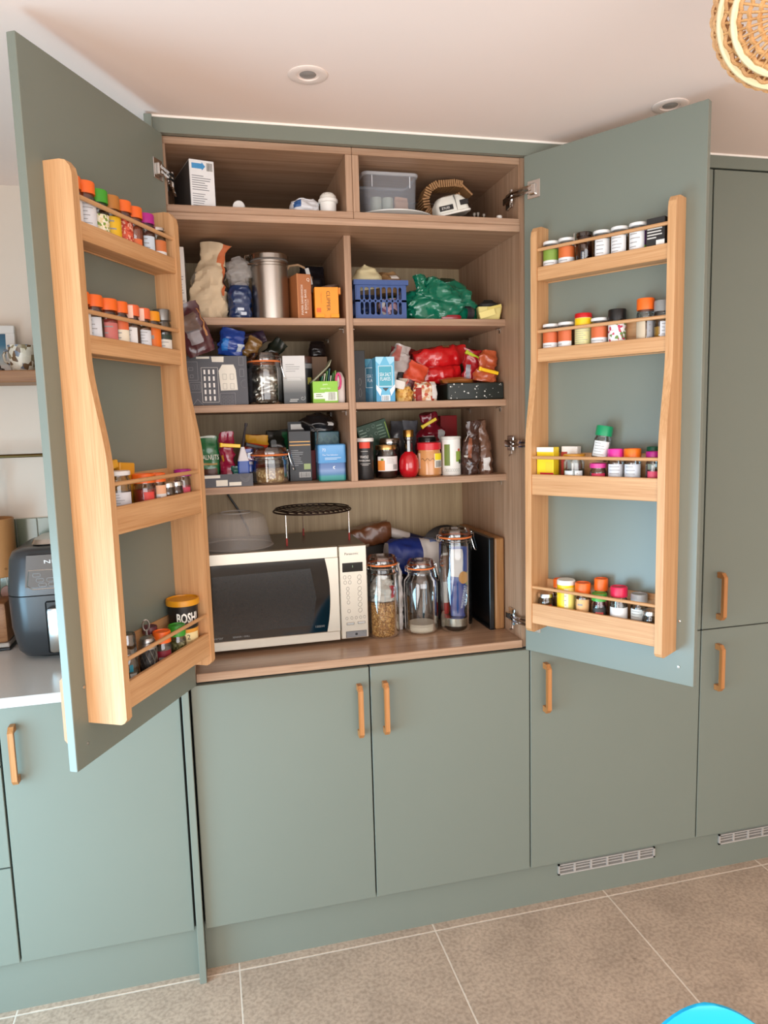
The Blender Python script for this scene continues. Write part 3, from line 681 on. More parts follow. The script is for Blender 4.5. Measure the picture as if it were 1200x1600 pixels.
def grid_geo(rows, off=0.):
    g = G(); n = len(rows[0]); v = [p for r in rows for p in r]; f = []
    for j in range(len(rows) - 1):
        for i in range(n):
            f.append((j * n + i, j * n + (i + 1) % n, (j + 1) * n + (i + 1) % n, (j + 1) * n + i))
    f.append([i for i in range(n)][::-1]); f.append([(len(rows) - 1) * n + i for i in range(n)])
    return g.add(v, f)
def grid_patch(rows, t0, t1, a0, a1, off=.0008):
    m = len(rows) - 1; n = len(rows[0]); g = G()
    j0, j1 = round(t0 * m), max(round(t1 * m), round(t0 * m) + 1); i0, i1 = round(a0 / 360 * n), max(round(a1 / 360 * n), round(a0 / 360 * n) + 1)
    v = []; f = []
    for j in range(j0, j1 + 1):
        cx = sum(p[0] for p in rows[j]) / n; cy = sum(p[1] for p in rows[j]) / n
        for i in range(i0, i1 + 1):
            p = rows[j][i % n]; d = Vector((p[0] - cx, p[1] - cy, 0)); d = d.normalized() * off if d.length > 1e-6 else d
            v.append((p[0] + d.x, p[1] + d.y, p[2]))
    k = i1 - i0 + 1
    for j in range(j1 - j0):
        for i in range(k - 1): f.append((j * k + i, j * k + i + 1, (j + 1) * k + i + 1, (j + 1) * k + i))
    return g.add(v, f)
def bag(name, label, cat, loc, rot, prof, h, mat, patches=(), group=None, facet=50, **kw):
    rows = bag_grid(prof, h, **kw)
    if not patches:
        return mk(name, grid_geo(rows), mat, None, loc, rot, smooth=50, label=label, cat=cat, group=group)
    t = thing(name, label, cat, loc, rot, group)
    mk('bag_body', grid_geo(rows), mat, t, smooth=facet)
    for pn, pm, t0, t1, a0, a1 in patches: mk(pn, grid_patch(rows, t0, t1, a0, a1), pm, t, smooth=50)
    return t
def pillow(w, d, top=.6, neck=None):         # a filled packet: flat sealed ends, fat middle (half sizes)
    p = [(0, w * .9, d * .5), (.08, w, d * .85), (.45, w * 1.02, d), (.75, w * .95, d * .75)]
    return p + ([(.88, neck, d * .4), (1, neck * 1.4, d * .3)] if neck else [(.92, w * .92, d * .25), (1, w * .9, .003)])
def carton(name, label, cat, loc, rz, w, d, h, mat, prints=(), texts=(), group=None, rot=None, b=.0008):
    t = thing(name, label, cat, loc, rot or (0, 0, rz), group)
    mk('carton_body', G().box(-w / 2, w / 2, 0, d, 0, h, b), mat if hasattr(mat, 'node_tree') else P(mat, .5), t, smooth=0)
    for q in prints:
        x0, x1, z0, z1, c = q[:5]
        mk(q[5] if len(q) > 5 else 'printed_panel', G().box(x0, x1, -.0004, -.0001, z0, z1), c if hasattr(c, 'node_tree') else P(c, .5), t, smooth=0)
    for (s, hh, ww, x, z, r, c) in texts:
        mk('lettering', G().text(s, hh, ww, Tr(x, 0, z) @ Ro(rad(r), 'Y'), depth=.0007), P(c, .5), t, smooth=0)
    return t
def lines(x0, x1, z0, z1, n, col, seed=1):
    rnd = random.Random(seed); out = []
    for k in range(n):
        z = z1 - (z1 - z0) * (k + .5) / n; hh = (z1 - z0) / n * .16
        out.append((x0, x0 + (x1 - x0) * rnd.uniform(.5, 1), z - hh, z + hh, col, 'printed_text'))
    return out
def barcode(x0, x1, z0, z1, col='#2a2a2a'):
    rnd = random.Random(3); out = [(x0 - .001, x1 + .001, z0 - .001, z1 + .001, '#efede8', 'barcode_panel')]
    g = []; x = x0
    t = []
    while x < x1:
        wd = rnd.choice((.0005, .0008, .0012)); t.append((x, min(x + wd, x1))); x += wd + rnd.choice((.0006, .001))
    return out, t
def add_bars(t, bars, z0, z1, y=-.0006):
    g = G()
    for a, b in bars: g.box(a, b, y, y + .0001, z0, z1)
    mk('barcode', g, P('#242424', .6), t, smooth=0)
def clip(label, loc, rot, L, col):
    t = thing('bag_clip', label, 'clip', loc, rot)
    mk('jaw', G().box(-L / 2, L / 2, -.004, -.0003, -.005, .005, .001), P(col, .35), t, smooth=0)
    mk('jaw', G().box(-L / 2, L / 2, .0003, .004, -.0045, .0045, .001), P(col, .35), t, smooth=0)
    mk('hinge', G().lathe([(0, -.006), (.0045, -.006), (.0045, .006), (0, .006)], 12, Tr(-L / 2 + .002, 0, 0)), P(col, .35), t)
    return t
SEAL = P('#d9763a', .5)
def kilner(label, loc, d, h, neck=.84, shoulder=.12, contents=None, clipdir=0., glass=None, extra=None, lidh=.022, base=0., cat='storage jar'):
    t = thing('clip_top_jar', label, cat, loc, (0, 0, clipdir)); r = d / 2; hb = h - lidh - .008
    gl = glass or GLASS('#eef2f0', .09, .95)
    sh = h * shoulder
    mk('glass_body', G().lathe([(0, .002), (r * .86, .0), (r * .97, .006), (r, .016), (r, hb - sh - .02), (r * .985, hb - sh), (r * neck * 1.03, hb - .022), (r * neck, hb - .015), (r * neck, hb - .004), (r * neck * 1.06, hb)], 44, cap=False), gl, t)
    if contents:
        cm, frac = contents[0], contents[1]
        mk('contents', G().lathe([(0, .004), (r * .84, .004), (r * .94, .01), (r * .955, .02), (r * .955, hb * frac - .004), (r * .8, hb * frac + .002), (0, hb * frac)], 32), cm, t)
    mk('rubber_seal', G().lathe([(r * neck * .9, hb), (r * neck * 1.1, hb), (r * neck * 1.12, hb + .002), (r * neck * 1.1, hb + .0045), (r * neck * .9, hb + .0045)], 40, cap=False), SEAL, t)
    z = hb + .0045; R = r * neck * 1.06
    mk('glass_lid', G().lathe([(R, z), (R * 1.01, z + .004), (R * .99, z + lidh * .5), (R * .9, z + lidh), (R * .74, z + lidh), (R * .7, z + lidh * .72), (0, z + lidh * .7)], 40, cap=False), GLASS('#e9d9cf', .14, .88), t)
    g = G()
    for s in (-1, 1):
        g.tube([(R * 1.0, s * .010, z + .002), (R * 1.16, s * .010, z + .006), (R * 1.2, s * .011, z - .012), (R * 1.38, s * .010, z - .045), (R * 1.42, s * .006, z - .052)], .0013, 5)
    g.tube([(R * 1.42, -.006, z - .052), (R * 1.42, .006, z - .052)], .0013, 5)
    g.tube([(R * 1.02 * math.cos(a), R * 1.02 * math.sin(a), z + lidh * .55) for a in [rad(-25 + 5 * q) for q in range(11)]], .0012, 5)
    g.tube([(r * neck * 1.04 * math.cos(2 * PI * q / 40), r * neck * 1.04 * math.sin(2 * PI * q / 40), hb - .009) for q in range(40)], .0011, 5, True)
    g.tube([(-R * 1.0, -.008, z + .006), (-R * 1.14, -.008, z + .004), (-R * 1.14, -.008, z - .012), (-R * 1.02, -.008, z - .013)], .0012, 5)
    g.tube([(-R * 1.0, .008, z + .006), (-R * 1.14, .008, z + .004), (-R * 1.14, .008, z - .012), (-R * 1.02, .008, z - .013)], .0012, 5)
    mk('wire_clip', g, CHROME, t)
    return t
S0, S3, S2, S1, ST = .8935, 1.3924, 1.6224, 1.8614, 2.1254

# ================================================================== top left box
bx, bars = barcode(.012, .028, .096, .116)
t = carton('cardboard_box', 'white instruction-printed carton standing in the top left compartment', 'box', (-.390, .055, ST), rad(14), .064, .19, .122, '#e6e6e6', lines(-.027, .026, .045, .085, 7, '#7c7c80') + lines(-.027, .026, .006, .04, 6, '#8a8a8e', 4) + bx)
add_bars(t, bars, .096, .116)
mk('printed_arrow', G().prism([(-.026, .1), (-.026, .113), (.0, .113), (.0, .117), (.009, .1065), (.0, .096), (.0, .1)], -.0006, -.0002, 'y'), P('#3f8fc6', .5), t, smooth=0)
mk('side_print', G().box(-.0326, -.0321, .004, .186, .003, .119), P('#4c4a48', .6, 0, .2, 30), t, smooth=0)
t = thing('medicine_bottle', 'small bottle lying with white cap forward, top left compartment', 'bottle', (-.300, .075, ST + .0165), (0, 0, rad(-12)))
mk('cap', G().lathe([(0, 0), (.0145, 0), (.016, .002), (.016, .017), (.0, .017)], 24, Ro(rad(-90), 'X')), P('#e8e6e2', .4), t)
mk('body', G().lathe([(.012, .017), (.0155, .024), (.0155, .085), (.0, .087)], 24, Ro(rad(-90), 'X')), P('#2b2320', .35), t)
bag('plastic_packet', 'crumpled clear white packet with blue label in the top left compartment', 'packet', (-.121, .085, ST), (0, 0, rad(8)), [(0, .036, .026), (.4, .040, .03), (.8, .034, .022), (1, .02, .01)], .044, P('#dcdde0', .3, 0, .08), [('label', P('#2f5a92', .4), .35, .85, 300, 335)], crumple=.008, freq=45, seed=4)
t = thing('filter_cartridge', 'white water filter cartridge beside the partition, top left compartment', 'cartridge', (-.058, .078, ST))
mk('body', G().lathe([(0, 0), (.020, 0), (.0215, .003), (.0225, .034), (.0265, .036), (.0265, .043), (.024, .046)], 32), P('#eceae4', .4), t)
mk('domed_top', G().lathe([(.0235, .045), (.022, .053), (.015, .060), (0, .062)], 32), P('#e4e1d8', .45), t)
g = G()
for k in range(9): g.lathe([(0, 0), (.0016, 0), (.0016, .001), (0, .001)], 8, Ro(2 * PI * k / 9, 'Z') @ Tr(0, -.0185, .0555) @ Ro(rad(38), 'X'))
mk('vent_hole', g, P('#86827a', .6), t)

# ================================================================== top right box
mk('dinner_plate', G().lathe([(0, 0), (.075, 0), (.078, .003), (.095, .006), (.124, .017), (.1245, .0195), (.121, .020), (.094, .010), (.07, .0065), (0, .0065)], 56), P('#dcdcd6', .18), None, (.145, .168, ST), label='large white plate under the clear plastic tub, top right compartment', cat='plate')
t = thing('storage_tub', 'clear plastic tub on the white plate in the top right compartment', 'tub', (.128, .168, ST + .0082))
g = G()
def rr_ring(w, d, r, z, n=6):
    pts = []
    for cx, cy, a0 in ((w - r, d - r, 0), (-w + r, d - r, 90), (-w + r, -d + r, 180), (w - r, -d + r, 270)):
        for k in range(n + 1):
            a = rad(a0 + 90 * k / n); pts.append((cx + r * math.cos(a), cy + r * math.sin(a), z))
    return pts
def loft(g, rings, cap0=True, cap1=True):
    n = len(rings[0]); v = [p for r in rings for p in r]; f = []
    for j in range(len(rings) - 1):
        for i in range(n): f.append((j * n + i, j * n + (i + 1) % n, (j + 1) * n + (i + 1) % n, (j + 1) * n + i))
    if cap0: f.append([i for i in range(n)][::-1])
    if cap1: f.append([(len(rings) - 1) * n + i for i in range(n)])
    return g.add(v, f)
mk('tub_body', loft(G(), [rr_ring(.072, .058, .012, 0), rr_ring(.074, .060, .014, .004), rr_ring(.078, .064, .016, .118)], True, False), FROST('#aeb3bb', .34), t)
mk('rim', loft(G(), [rr_ring(.078, .064, .016, .116), rr_ring(.082, .068, .018, .117), rr_ring(.083, .069, .018, .124), rr_ring(.081, .067, .016, .126), rr_ring(.079, .065, .016, .125)], False, False), FROST('#c6c9ce', .6), t)
for x in (-.055, .055): mk('rib', G().box(x - .0015, x + .0015, -.0665, -.0645, .085, .116), P('#c6c9ce', .4), t, smooth=0)
for k, x in enumerate((-.036, -.002)):
    mk('tealight_glass', G().lathe([(0, .001), (.0145, 0), (.016, .003), (.0165, .06), (.0145, .06), (.0135, .004), (0, .004)], 24), FROST('#ccd8cc', .75), None, (.128 + x, .140, ST + .0128), label=('left' if k == 0 else 'right') + ' one of two cloudy glass tumblers inside the clear tub', cat='glass', group='glasses in the clear tub')
bag('small_packet', 'peach-coloured packet inside the clear plastic tub', 'packet', (.168, .145, ST + .0128), (0, 0, 0), pillow(.021, .012), .066, P('#c9a084', .5), crumple=.003, seed=8)
# folding wooden trivet
t = thing('folding_trivet', 'curled wooden slatted trivet in the top right compartment', 'trivet', (.282, .16, ST + .016))
pth = [(.068, .105), (.045, .108), (.02, .105), (-.008, .102), (-.032, .088), (-.043, .06), (-.038, .03), (-.02, .016), (.0, .030), (.022, .052), (.048, .066), (.075, .078)]
fine = []
for k in range(len(pth) - 1):
    for q in range(4):
        a, b = pth[k], pth[k + 1]; fine.append((a[0] + (b[0] - a[0]) * q / 4, a[1] + (b[1] - a[1]) * q / 4))
TW = WOOD('#b48a5e', '#8d6238', 'y')
for k in range(0, len(fine) - 1):
    a, b = fine[k], fine[k + 1]; an = math.atan2(b[1] - a[1], b[0] - a[0])
    mk('slat', G().box(-.0022, .0022, -.03, .03, -.010, .010), TW, t, (a[0], 0, a[1]), (0, -an, 0), smooth=0)
mk('end_slat', G().box(-.0025, .0025, -.032, .032, -.028, .022), TW, t, (.078, 0, .094), (0, rad(-50), 0), smooth=0)
mk('end_slat', G().box(-.0025, .0025, -.032, .032, -.02, .026), TW, t, (-.022, 0, .006), (0, rad(62), 0), smooth=0)
# white kitchen gadget
t = thing('kitchen_gadget', 'white plastic gadget with black slots in the top right compartment', 'gadget', (.297, .075, ST + .014), (0, rad(-14), 0))
mk('shell', loft(G(), [rr_ring(.046, .026, .012, 0), rr_ring(.050, .03, .014, .008), rr_ring(.046, .028, .014, .034), rr_ring(.034, .02, .012, .05), rr_ring(.02, .012, .008, .054)]), P('#d6d5cb', .35), t)
mk('base_lip', loft(G(), [rr_ring(.052, .032, .014, .0), rr_ring(.053, .033, .014, .005), rr_ring(.05, .03, .014, .007)]), P('#e3e1d8', .35), t)
mk('slot', G().box(-.042, .0, -.0305, -.028, .012, .026, .001), BLACK, t, smooth=0)
mk('slot', G().box(.022, .047, -.031, -.027, .018, .032, .001), BLACK, t, smooth=0)
mk('lettering', G().text('ZYLISS', .006, None, Tr(-.024, -.0306, .019)), WHITE, t, smooth=0)
mk('seam', G().box(.009, .0105, -.0302, -.02, .008, .05), P('#6b6a64', .5), t, smooth=0)
# cooling rack behind
t = thing('cooling_rack', 'wire cooling rack leaning at the back of the top right compartment', 'rack', (.30, .33, ST + .002))
g = G()
for z in (.0, .03, .06, .09, .118): g.tube([(-.145, 0, z), (.145, 0, z)], .0016, 6)
mk('wire', g, METAL('#b9b7b2', .3), t)
mk('frame', G().tube([(-.147, 0, .0), (.147, 0, 0), (.147, 0, .12), (-.147, 0, .12)], .0022, 6, True), METAL('#b9b7b2', .3), t)
for k, (x, y, h) in enumerate(((.357, .052, .018), (.371, .060, .022), (.385, .05, .016))):
    mk('shelf_pin', G().lathe([(0, 0), (.003, 0), (.003, h * .6), (.0055, h * .6), (.0055, h), (0, h)], 12), METAL('#8c8780', .35), None, (x, y, ST), label=('left', 'middle', 'right')[k] + ' one of three small metal pins beside the white gadget', cat='pin', group='metal pins')
mk('metal_strip', G().box(-.016, .016, -.006, .006, 0, .002, .0005), METAL('#d8cfc0', .3), None, (.372, .036, ST), (0, 0, rad(8)), smooth=0, label='flat pale metal strip in front of the pins, top right compartment', cat='strip')
mk('white_plug', G().lathe([(0, 0), (.0075, 0), (.008, .001), (.008, .012), (.007, .0135), (0, .0135)], 16), P('#e2dfd8', .4), None, (.432, .05, ST), label='small white plastic plug alone at the right of the top compartment', cat='plug')

# ================================================================== upper left shelf
carton('cardboard_box', 'narrow white carton against the left side, upper left shelf', 'box', (-.4625, .14, S1), 0, .027, .26, .188, '#e8e4de', lines(-.010, .010, .02, .12, 14, '#9c9a98'))
bag('paper_flour_bag', 'crumpled cream paper bag with orange and black print, upper left shelf', 'bag', (-.391, .205, S1), (0, 0, rad(-14)), [(0, .046, .040), (.1, .050, .044), (.35, .050, .042), (.55, .045, .032), (.72, .034, .018), (.86, .034, .012), (1, .038, .009)], .212, P('#d5c0a0', .75, 0, .1, 30),
    [('orange_print', P('#c56a3c', .7), .74, 1., 20, 80), ('orange_print', P('#c56a3c', .7), .30, .74, 55, 68), ('black_panel', P('#26221f', .7), .34, .72, 68, 105), ('printed_text', P('#7c7468', .7), .44, .62, 300, 320)], crumple=.015, freq=22, seed=3, lean=(.03, .0), m=34, n=46, facet=26)
t = bag('blue_bag', 'dark blue bag with twisted clear top beside steel canister', 'bag', (-.303, .195, S1), (0, 0, 0), [(0, .030, .032), (.15, .032, .036), (.75, .031, .034), (1, .024, .022)], .10, FOIL('#16305c'), [('printed_text', P('#cfd8e4', .5), .12, .2, 0, 20), ('printed_text', P('#cfd8e4', .5), .25, .3, 350, 372)], crumple=.007, freq=40, seed=6)
mk('twisted_top', grid_geo(bag_grid([(0, .026, .026), (.2, .024, .022), (.45, .036, .026), (.8, .03, .022), (1, .016, .01)], .075, crumple=.012, freq=40, seed=11)), FROST('#b4b0ac', .5), t, (0, 0, .095), smooth=50)
t = thing('steel_canister', 'brushed steel canister with clamp lid on the upper left shelf', 'canister', (-.215, .198, S1))
BR = METAL('#b9b3ab', .3)
mk('body', G().lathe([(0, 0), (.051, 0), (.0525, .002), (.0525, .148), (.050, .150), (.050, .156), (.0525, .158), (.0525, .163)], 56), BR, t)
mk('rubber_ring', G().lathe([(.053, .163), (.0545, .1645), (.053, .167)], 48, cap=False), P('#6f6a66', .5), t)
mk('lid', G().lathe([(.0535, .167), (.0555, .168), (.0555, .180), (.052, .184), (.030, .186), (0, .186)], 56), METAL('#a8a39d', .2), t)
mk('clamp', G().tube([(-.053, -.012, .150), (-.066, -.012, .156), (-.068, -.012, .178), (-.056, -.012, .181)], .0016, 6).tube([(-.053, .006, .150), (-.066, .006, .156), (-.068, .006, .178), (-.056, .006, .181)], .0016, 6).tube([(-.07, -.018, .152), (-.06, -.026, .152), (-.044, -.034, .153)], .0025, 6), CHROME, t)
t = thing('kraft_bag', 'brown kraft carrier bag with rope handle behind sandwich bag box', 'bag', (-.118, .305, S1))
mk('bag_body', G().box(-.05, .045, 0, .1, 0, .150, .002), P('#7c5738', .75), t, smooth=0)
mk('rope_handle', G().tube([(-.045, -.004, .10), (-.043, -.008, .150), (-.028, -.01, .176), (.0, -.01, .18), (.02, -.006, .172)], .0035, 7), P('#c7a078', .7), t)
mk('white_strip', G().box(-.006, .006, -.003, -.001, -.05, 0, 0, Tr(.026, -.003, .172) @ Ro(rad(-14), 'Y')), WHITE, t, smooth=0)
carton('small_carton', 'small box with magenta and purple stripes beside the steel canister', 'box', (-.1545, .252, S1), 0, .022, .03, .082, '#5e5340', [(-.011, .011, .05, .075, '#b32463'), (-.011, .011, .038, .05, '#55509c'), (-.011, .011, .058, .064, '#d0568a')])
t = carton('sandwich_bag_box', 'brown carton reading PAPER SANDWICH & SNACK BAGS, upper left shelf', 'box', (-.124, .143, S1), rad(12), .043, .105, .124, '#a8673a', [(-.0215, -.018, 0, .124, '#b87a48')],
    [('PAPER SANDWICH', .0062, .082, -.0075, .052, -90, '#f1e9dd'), ('& SNACK BAGS', .0062, .066, .0025, .048, -90, '#f1e9dd'), ('30 bags', .004, .03, .0095, .04, -90, '#e7cdb2'), ('Q', .010, None, .012, .108, 0, '#f1e9dd')])
t = carton('tea_box', 'torn orange tea box with sideways lettering, upper left shelf', 'box', (-.062, .133, S1 + .001), rad(-3), .068, .085, .086, '#f0961f', [(-.030, -.017, .016, .028, '#e2641c')] , [('CLIPPER', .010, .056, .0045, .047, 90, '#5b3710'), ('ORGANIC', .003, .03, -.016, .055, 90, '#c9741a')])
for x in (-.020, .022): mk('torn_flap', G().box(x - .012, x + .012, -.006, -.004, -.0008, .010, 0, Ro(rad(-20), 'X')), P('#f0a83a', .5), t, smooth=0)
mk('side_flap', G().box(.034, .040, -.003, .02, .066, .084), P('#cf7d1a', .5), t, smooth=0)
bag('flat_packet', 'flat grey-brown packet lying across the orange tea box', 'packet', (-.060, .20, S1 + .0885), (0, rad(-12), 0), [(0, .045, .018), (.5, .047, .02), (1, .04, .015)], .012, FOIL('#6b5a52'), crumple=.006, seed=21, n=28, m=8)
bag('dark_bag', 'dark navy bag with white label at the back of upper left shelf', 'bag', (-.062, .40, S1), (0, 0, 0), pillow(.040, .05), .195, FOIL('#14151f', .4), [('label', P('#d9d6d0', .5), .48, .62, 340, 372)], crumple=.01, seed=31, freq=22)

# ================================================================== upper right shelf
t = thing('plastic_basket', 'blue slotted plastic basket on the upper right shelf', 'basket', (.102, .150, S1))
BL = P('#33508a', .45, 0, .04); BH = .112
def slotted(w, nb, z0, z1, y, m, taper=.004):
    g = G()
    g.box(-w, w, y, y + .003, 0, z0, 0, m).box(-w, w, y, y + .003, z1, BH - .006, 0, m)
    zm = (z0 + z1) / 2; g.box(-w, w, y, y + .003, zm - .003, zm + .003, 0, m)
    for k in range(nb + 1):
        x = -w + .006 + (2 * w - .012) * k / nb
        a = .0022 if 0 < k < nb else .006
        g.box(x - a, x + a, y, y + .003, z0, z1, 0, m)
        if k < nb:          # rounded slot ends
            xa, xb = x + a, x + (2 * w - .012) / nb - (.0022 if k < nb - 1 else .006)
            for zz, s in ((z0, 1), (zm - .003, -1), (zm + .003, 1), (z1, -1)):
                for xx, q in ((xa, 1), (xb, -1)):
                    g.prism([(xx, zz), (xx + q * .003, zz), (xx, zz + s * .004)], y, y + .003, 'y', m)
    return g
mk('front_panel', slotted(.074, 8, .014, .092, 0, None), BL, t, smooth=0)
mk('rear_panel', slotted(.074, 8, .014, .092, .24, None), BL, t, smooth=0)
for s in (-1, 1): mk('side_panel', slotted(.12, 11, .014, .092, 0, Tr(s * .0755 - .0015, .1215, 0) @ Ro(rad(90), 'Z') @ Tr(0, -.003, 0)), BL, t, smooth=0)
mk('base', G().box(-.074, .074, .002, .24, 0, .003), BL, t, smooth=0)
mk('rim', G().box(-.082, .082, -.006, .0, BH - .014, BH).box(-.082, .082, .243, .249, BH - .014, BH).box(-.082, -.076, 0, .243, BH - .014, BH).box(.076, .082, 0, .243, BH - .014, BH), BL, t, smooth=0)
bag('paper_packet', 'folded cream paper packet on top inside the blue basket', 'packet', (.074, .205, S1 + .095), (rad(10), rad(-8), 0), [(0, .045, .03), (.4, .048, .034), (.75, .03, .02), (1, .003, .003)], .072, P('#cfc39a', .7), crumple=.006, seed=14, freq=20)
bag('seed_packet', 'brown rolled paper packet inside the blue basket', 'packet', (.140, .22, S1 + .082), (0, 0, rad(20)), [(0, .03, .04), (.5, .034, .045), (1, .02, .02)], .066, P('#8a6a44', .7, 0, .3, 60), [('white_print', P('#e2dfda', .5), .6, .8, 340, 380)], crumple=.008, seed=15)
bag('green_packet', 'small green packet poking out of the blue basket', 'packet', (.160, .265, S1 + .078), (0, 0, 0), pillow(.014, .02), .07, FOIL('#2f5a26'), crumple=.004, seed=16)
bag('dark_packet', 'dark blue foil packet seen through the left slots of the basket', 'packet', (.068, .27, S1 + .004), (0, 0, 0), pillow(.036, .07), .08, FOIL('#1c2c4c'), crumple=.01, seed=17)
bag('pink_packet', 'pink and white packet seen through the right slots of the basket', 'packet', (.138, .21, S1 + .004), (0, 0, 0), pillow(.028, .03), .066, SPECK(('#caa6b2', '#4a3a44', '#d8d2cf', '#3a3440', '#8f5d74'), 60), crumple=.006, seed=18)
bag('green_carrier_bag', 'crumpled translucent green plastic bag on the upper right shelf', 'bag', (.303, .205, S1), (0, 0, rad(4)), [(0, .100, .055), (.15, .108, .06), (.4, .112, .062), (.65, .10, .05), (.82, .075, .035), (1, .04, .015)], .128, P('#0a6a50', .22, 0, .3, 25, 0, .6, .4), crumple=.026, freq=24, seed=20, m=44, n=80, power=2.2)
mk('bag_knot', grid_geo(bag_grid([(0, .012, .012), (.4, .010, .01), (1, .016, .012)], .05, crumple=.01, freq=50, seed=22)), P('#0a6a50', .22, 0, .3, 25, 0, .6, .4), None, (.232, .17, S1 + .082), (0, rad(-6), 0), label='knotted ear of a second green bag sticking up beside the basket', cat='bag')
t = thing('yellow_tray', 'torn pale yellow packet with dark opening at right of upper shelf', 'packet', (.437, .135, S1), (0, 0, rad(-10)))
mk('tray_body', loft(G(), [rr_ring(.030, .026, .006, .0), rr_ring(.035, .030, .006, .024), rr_ring(.037, .031, .006, .038)], True, False), P('#d9c97e', .6), t, (0, .03, 0))
mk('dark_contents', grid_geo(bag_grid([(0, .033, .027), (.6, .03, .025), (1, .012, .01)], .038, crumple=.004, seed=23)), P('#1d1a18', .6), t, (0, .031, .024), smooth=50)
mk('folded_flap', G().box(-.036, .012, -.002, 0, -.001, .018, 0, Tr(.004, -.003, .012) @ Ro(rad(-16), 'Y')), P('#e9d98a', .6), t, smooth=0)
mk('folded_flap', G().box(-.012, .03, -.002, 0, .0, .008, 0, Tr(.004, -.004, .030) @ Ro(rad(-12), 'Y')), P('#d9c66c', .6), t, smooth=0)
for k in range(4):
    mk('cake_case', G().lathe([(.014, 0), (.02, .012), (.0205, .012), (.0145, .0)], 20, Tr(0, 0, 0) @ Ro(rad(-90), 'Y'), cap=False), P('#39363a', .6), None, (.377 + k * .004, .155, S1 + .021), label=['leftmost', 'second from left', 'third from left', 'rightmost'][k] + ' of the nested dark paper cake cases beside the yellow packet', cat='cake case', group='nested cake cases')
bag('red_packet', 'small dark red packet under the green bag', 'packet', (.312, .136, S1), (0, 0, 0), [(0, .03, .004), (.5, .032, .005), (1, .028, .003)], .012, FOIL('#8a1420'), crumple=.002, seed=24, n=24, m=6)

# ================================================================== middle left shelf
t = carton('printed_gift_box', 'dark grey box printed with white townhouses on the middle left shelf', 'box', (-.3805, .138, S2), 0, .170, .12, .136, P('#4f5056', .55))
INK = P('#d9d6d0', .6); CRM = P('#e3dfd2', .6); GRY = P('#8d8d92', .6)
def outline(g, x0, x1, z0, z1, w=.0009):
    return g.box(x0, x1, -.0005, -.0001, z0, z0 + w).box(x0, x1, -.0005, -.0001, z1 - w, z1).box(x0, x0 + w, -.0005, -.0001, z0, z1).box(x1 - w, x1, -.0005, -.0001, z0, z1)
X = lambda px: (px - 485) * .000223 ; Zp = lambda pz: .134 - (pz - 590) * .000223
g = outline(G(), X(300), X(505), Zp(1155), Zp(722))
mk('tower_outline', g, INK, t, smooth=0)
g = G()
for i in range(3):
    for j in range(5): g.box(X(330 + i * 55), X(352 + i * 55), -.0005, -.0001, Zp(805 + j * 82), Zp(750 + j * 82))
mk('tower_window', g, P('#f0eeea', .6), t, smooth=0)
mk('printed_house', G().prism([(X(530), Zp(1010)), (X(740), Zp(1005)), (X(725), Zp(755)), (X(700), Zp(690)), (X(560), Zp(690)), (X(515), Zp(765))], -.0005, -.0001, 'y'), CRM, t, smooth=0)
g = G()
for i in range(2):
    for j in range(2): outline(g, X(560 + i * 90), X(608 + i * 90), Zp(875 + j * 118), Zp(805 + j * 118), .0006)
for v in g.v: pass
mk('house_window', G().add([(a, b - .0004, c) for a, b, c in g.v], g.f), P('#6f6e70', .6), t, smooth=0)
mk('printed_house', G().prism([(X(432), Zp(590)), (X(585), Zp(590)), (X(580), Zp(660)), (X(440), Zp(655))], -.0005, -.0001, 'y').box(X(250), X(410), -.0005, -.0001, Zp(615), Zp(590)), CRM, t, smooth=0)
g = outline(G(), X(120), X(262), Zp(880), Zp(650)); outline(g, X(150), X(205), Zp(760), Zp(720)); outline(g, X(165), X(205), Zp(850), Zp(810))
outline(g, X(155), X(290), Zp(1028), Zp(900)); outline(g, X(520), X(705), Zp(1190), Zp(1040)); outline(g, X(765), X(825), Zp(700), Zp(595)); outline(g, X(770), X(825), Zp(840), Zp(745))
for i in range(3):
    for j in range(3): outline(g, X(545 + i * 48), X(580 + i * 48), Zp(1105 + j * 40), Zp(1078 + j * 40), .0005)
for i in range(3): outline(g, X(180 + i * 35), X(205 + i * 35), Zp(990), Zp(930), .0005)
g.tube([(X(830) + .011 * math.cos(a), -.0003, Zp(930) + .011 * math.sin(a)) for a in [rad(80 + 20 * q) for q in range(11)]], .0004, 4)
g.prism([(X(175), Zp(1190)), (X(180), Zp(1190)), (X(240), Zp(1115)), (X(310), Zp(1190)), (X(315), Zp(1190)), (X(240), Zp(1108))], -.0005, -.0001, 'y')
mk('line_drawing', g, GRY, t, smooth=0)
# packets on and above it
bag('foil_packet', 'shiny maroon and brown foil packet slumped over the grey printed box', 'packet', (-.415, .098, S2 + .138), (rad(6), rad(-20), rad(10)), pillow(.036, .018), .135, FOIL('#4a1f28'), [('label', P('#6f5a50', .4), .45, .82, 330, 375), ('label', P('#8d8588', .4), .25, .5, 330, 368), ('gold_stripe', P('#b07a4a', .3), .3, .85, 40, 50)], crumple=.010, seed=41, freq=30)
bag('blue_packet', 'crumpled royal blue packet behind the maroon foil packet', 'packet', (-.338, .172, S2 + .1385), (0, rad(8), 0), pillow(.032, .02), .075, FOIL('#1d3f8f'), [('label', P('#b9c4cf', .5), .15, .5, 20, 60), ('pale_patch', P('#1f6fc0', .4), .1, .6, 320, 350)], crumple=.012, seed=42, freq=34)
bag('gold_packet', 'small gold and purple packet above the grey printed box', 'packet', (-.29, .20, S2 + .1385), (0, rad(30), 0), pillow(.02, .012), .06, FOIL('#7a5a2c'), crumple=.008, seed=43)
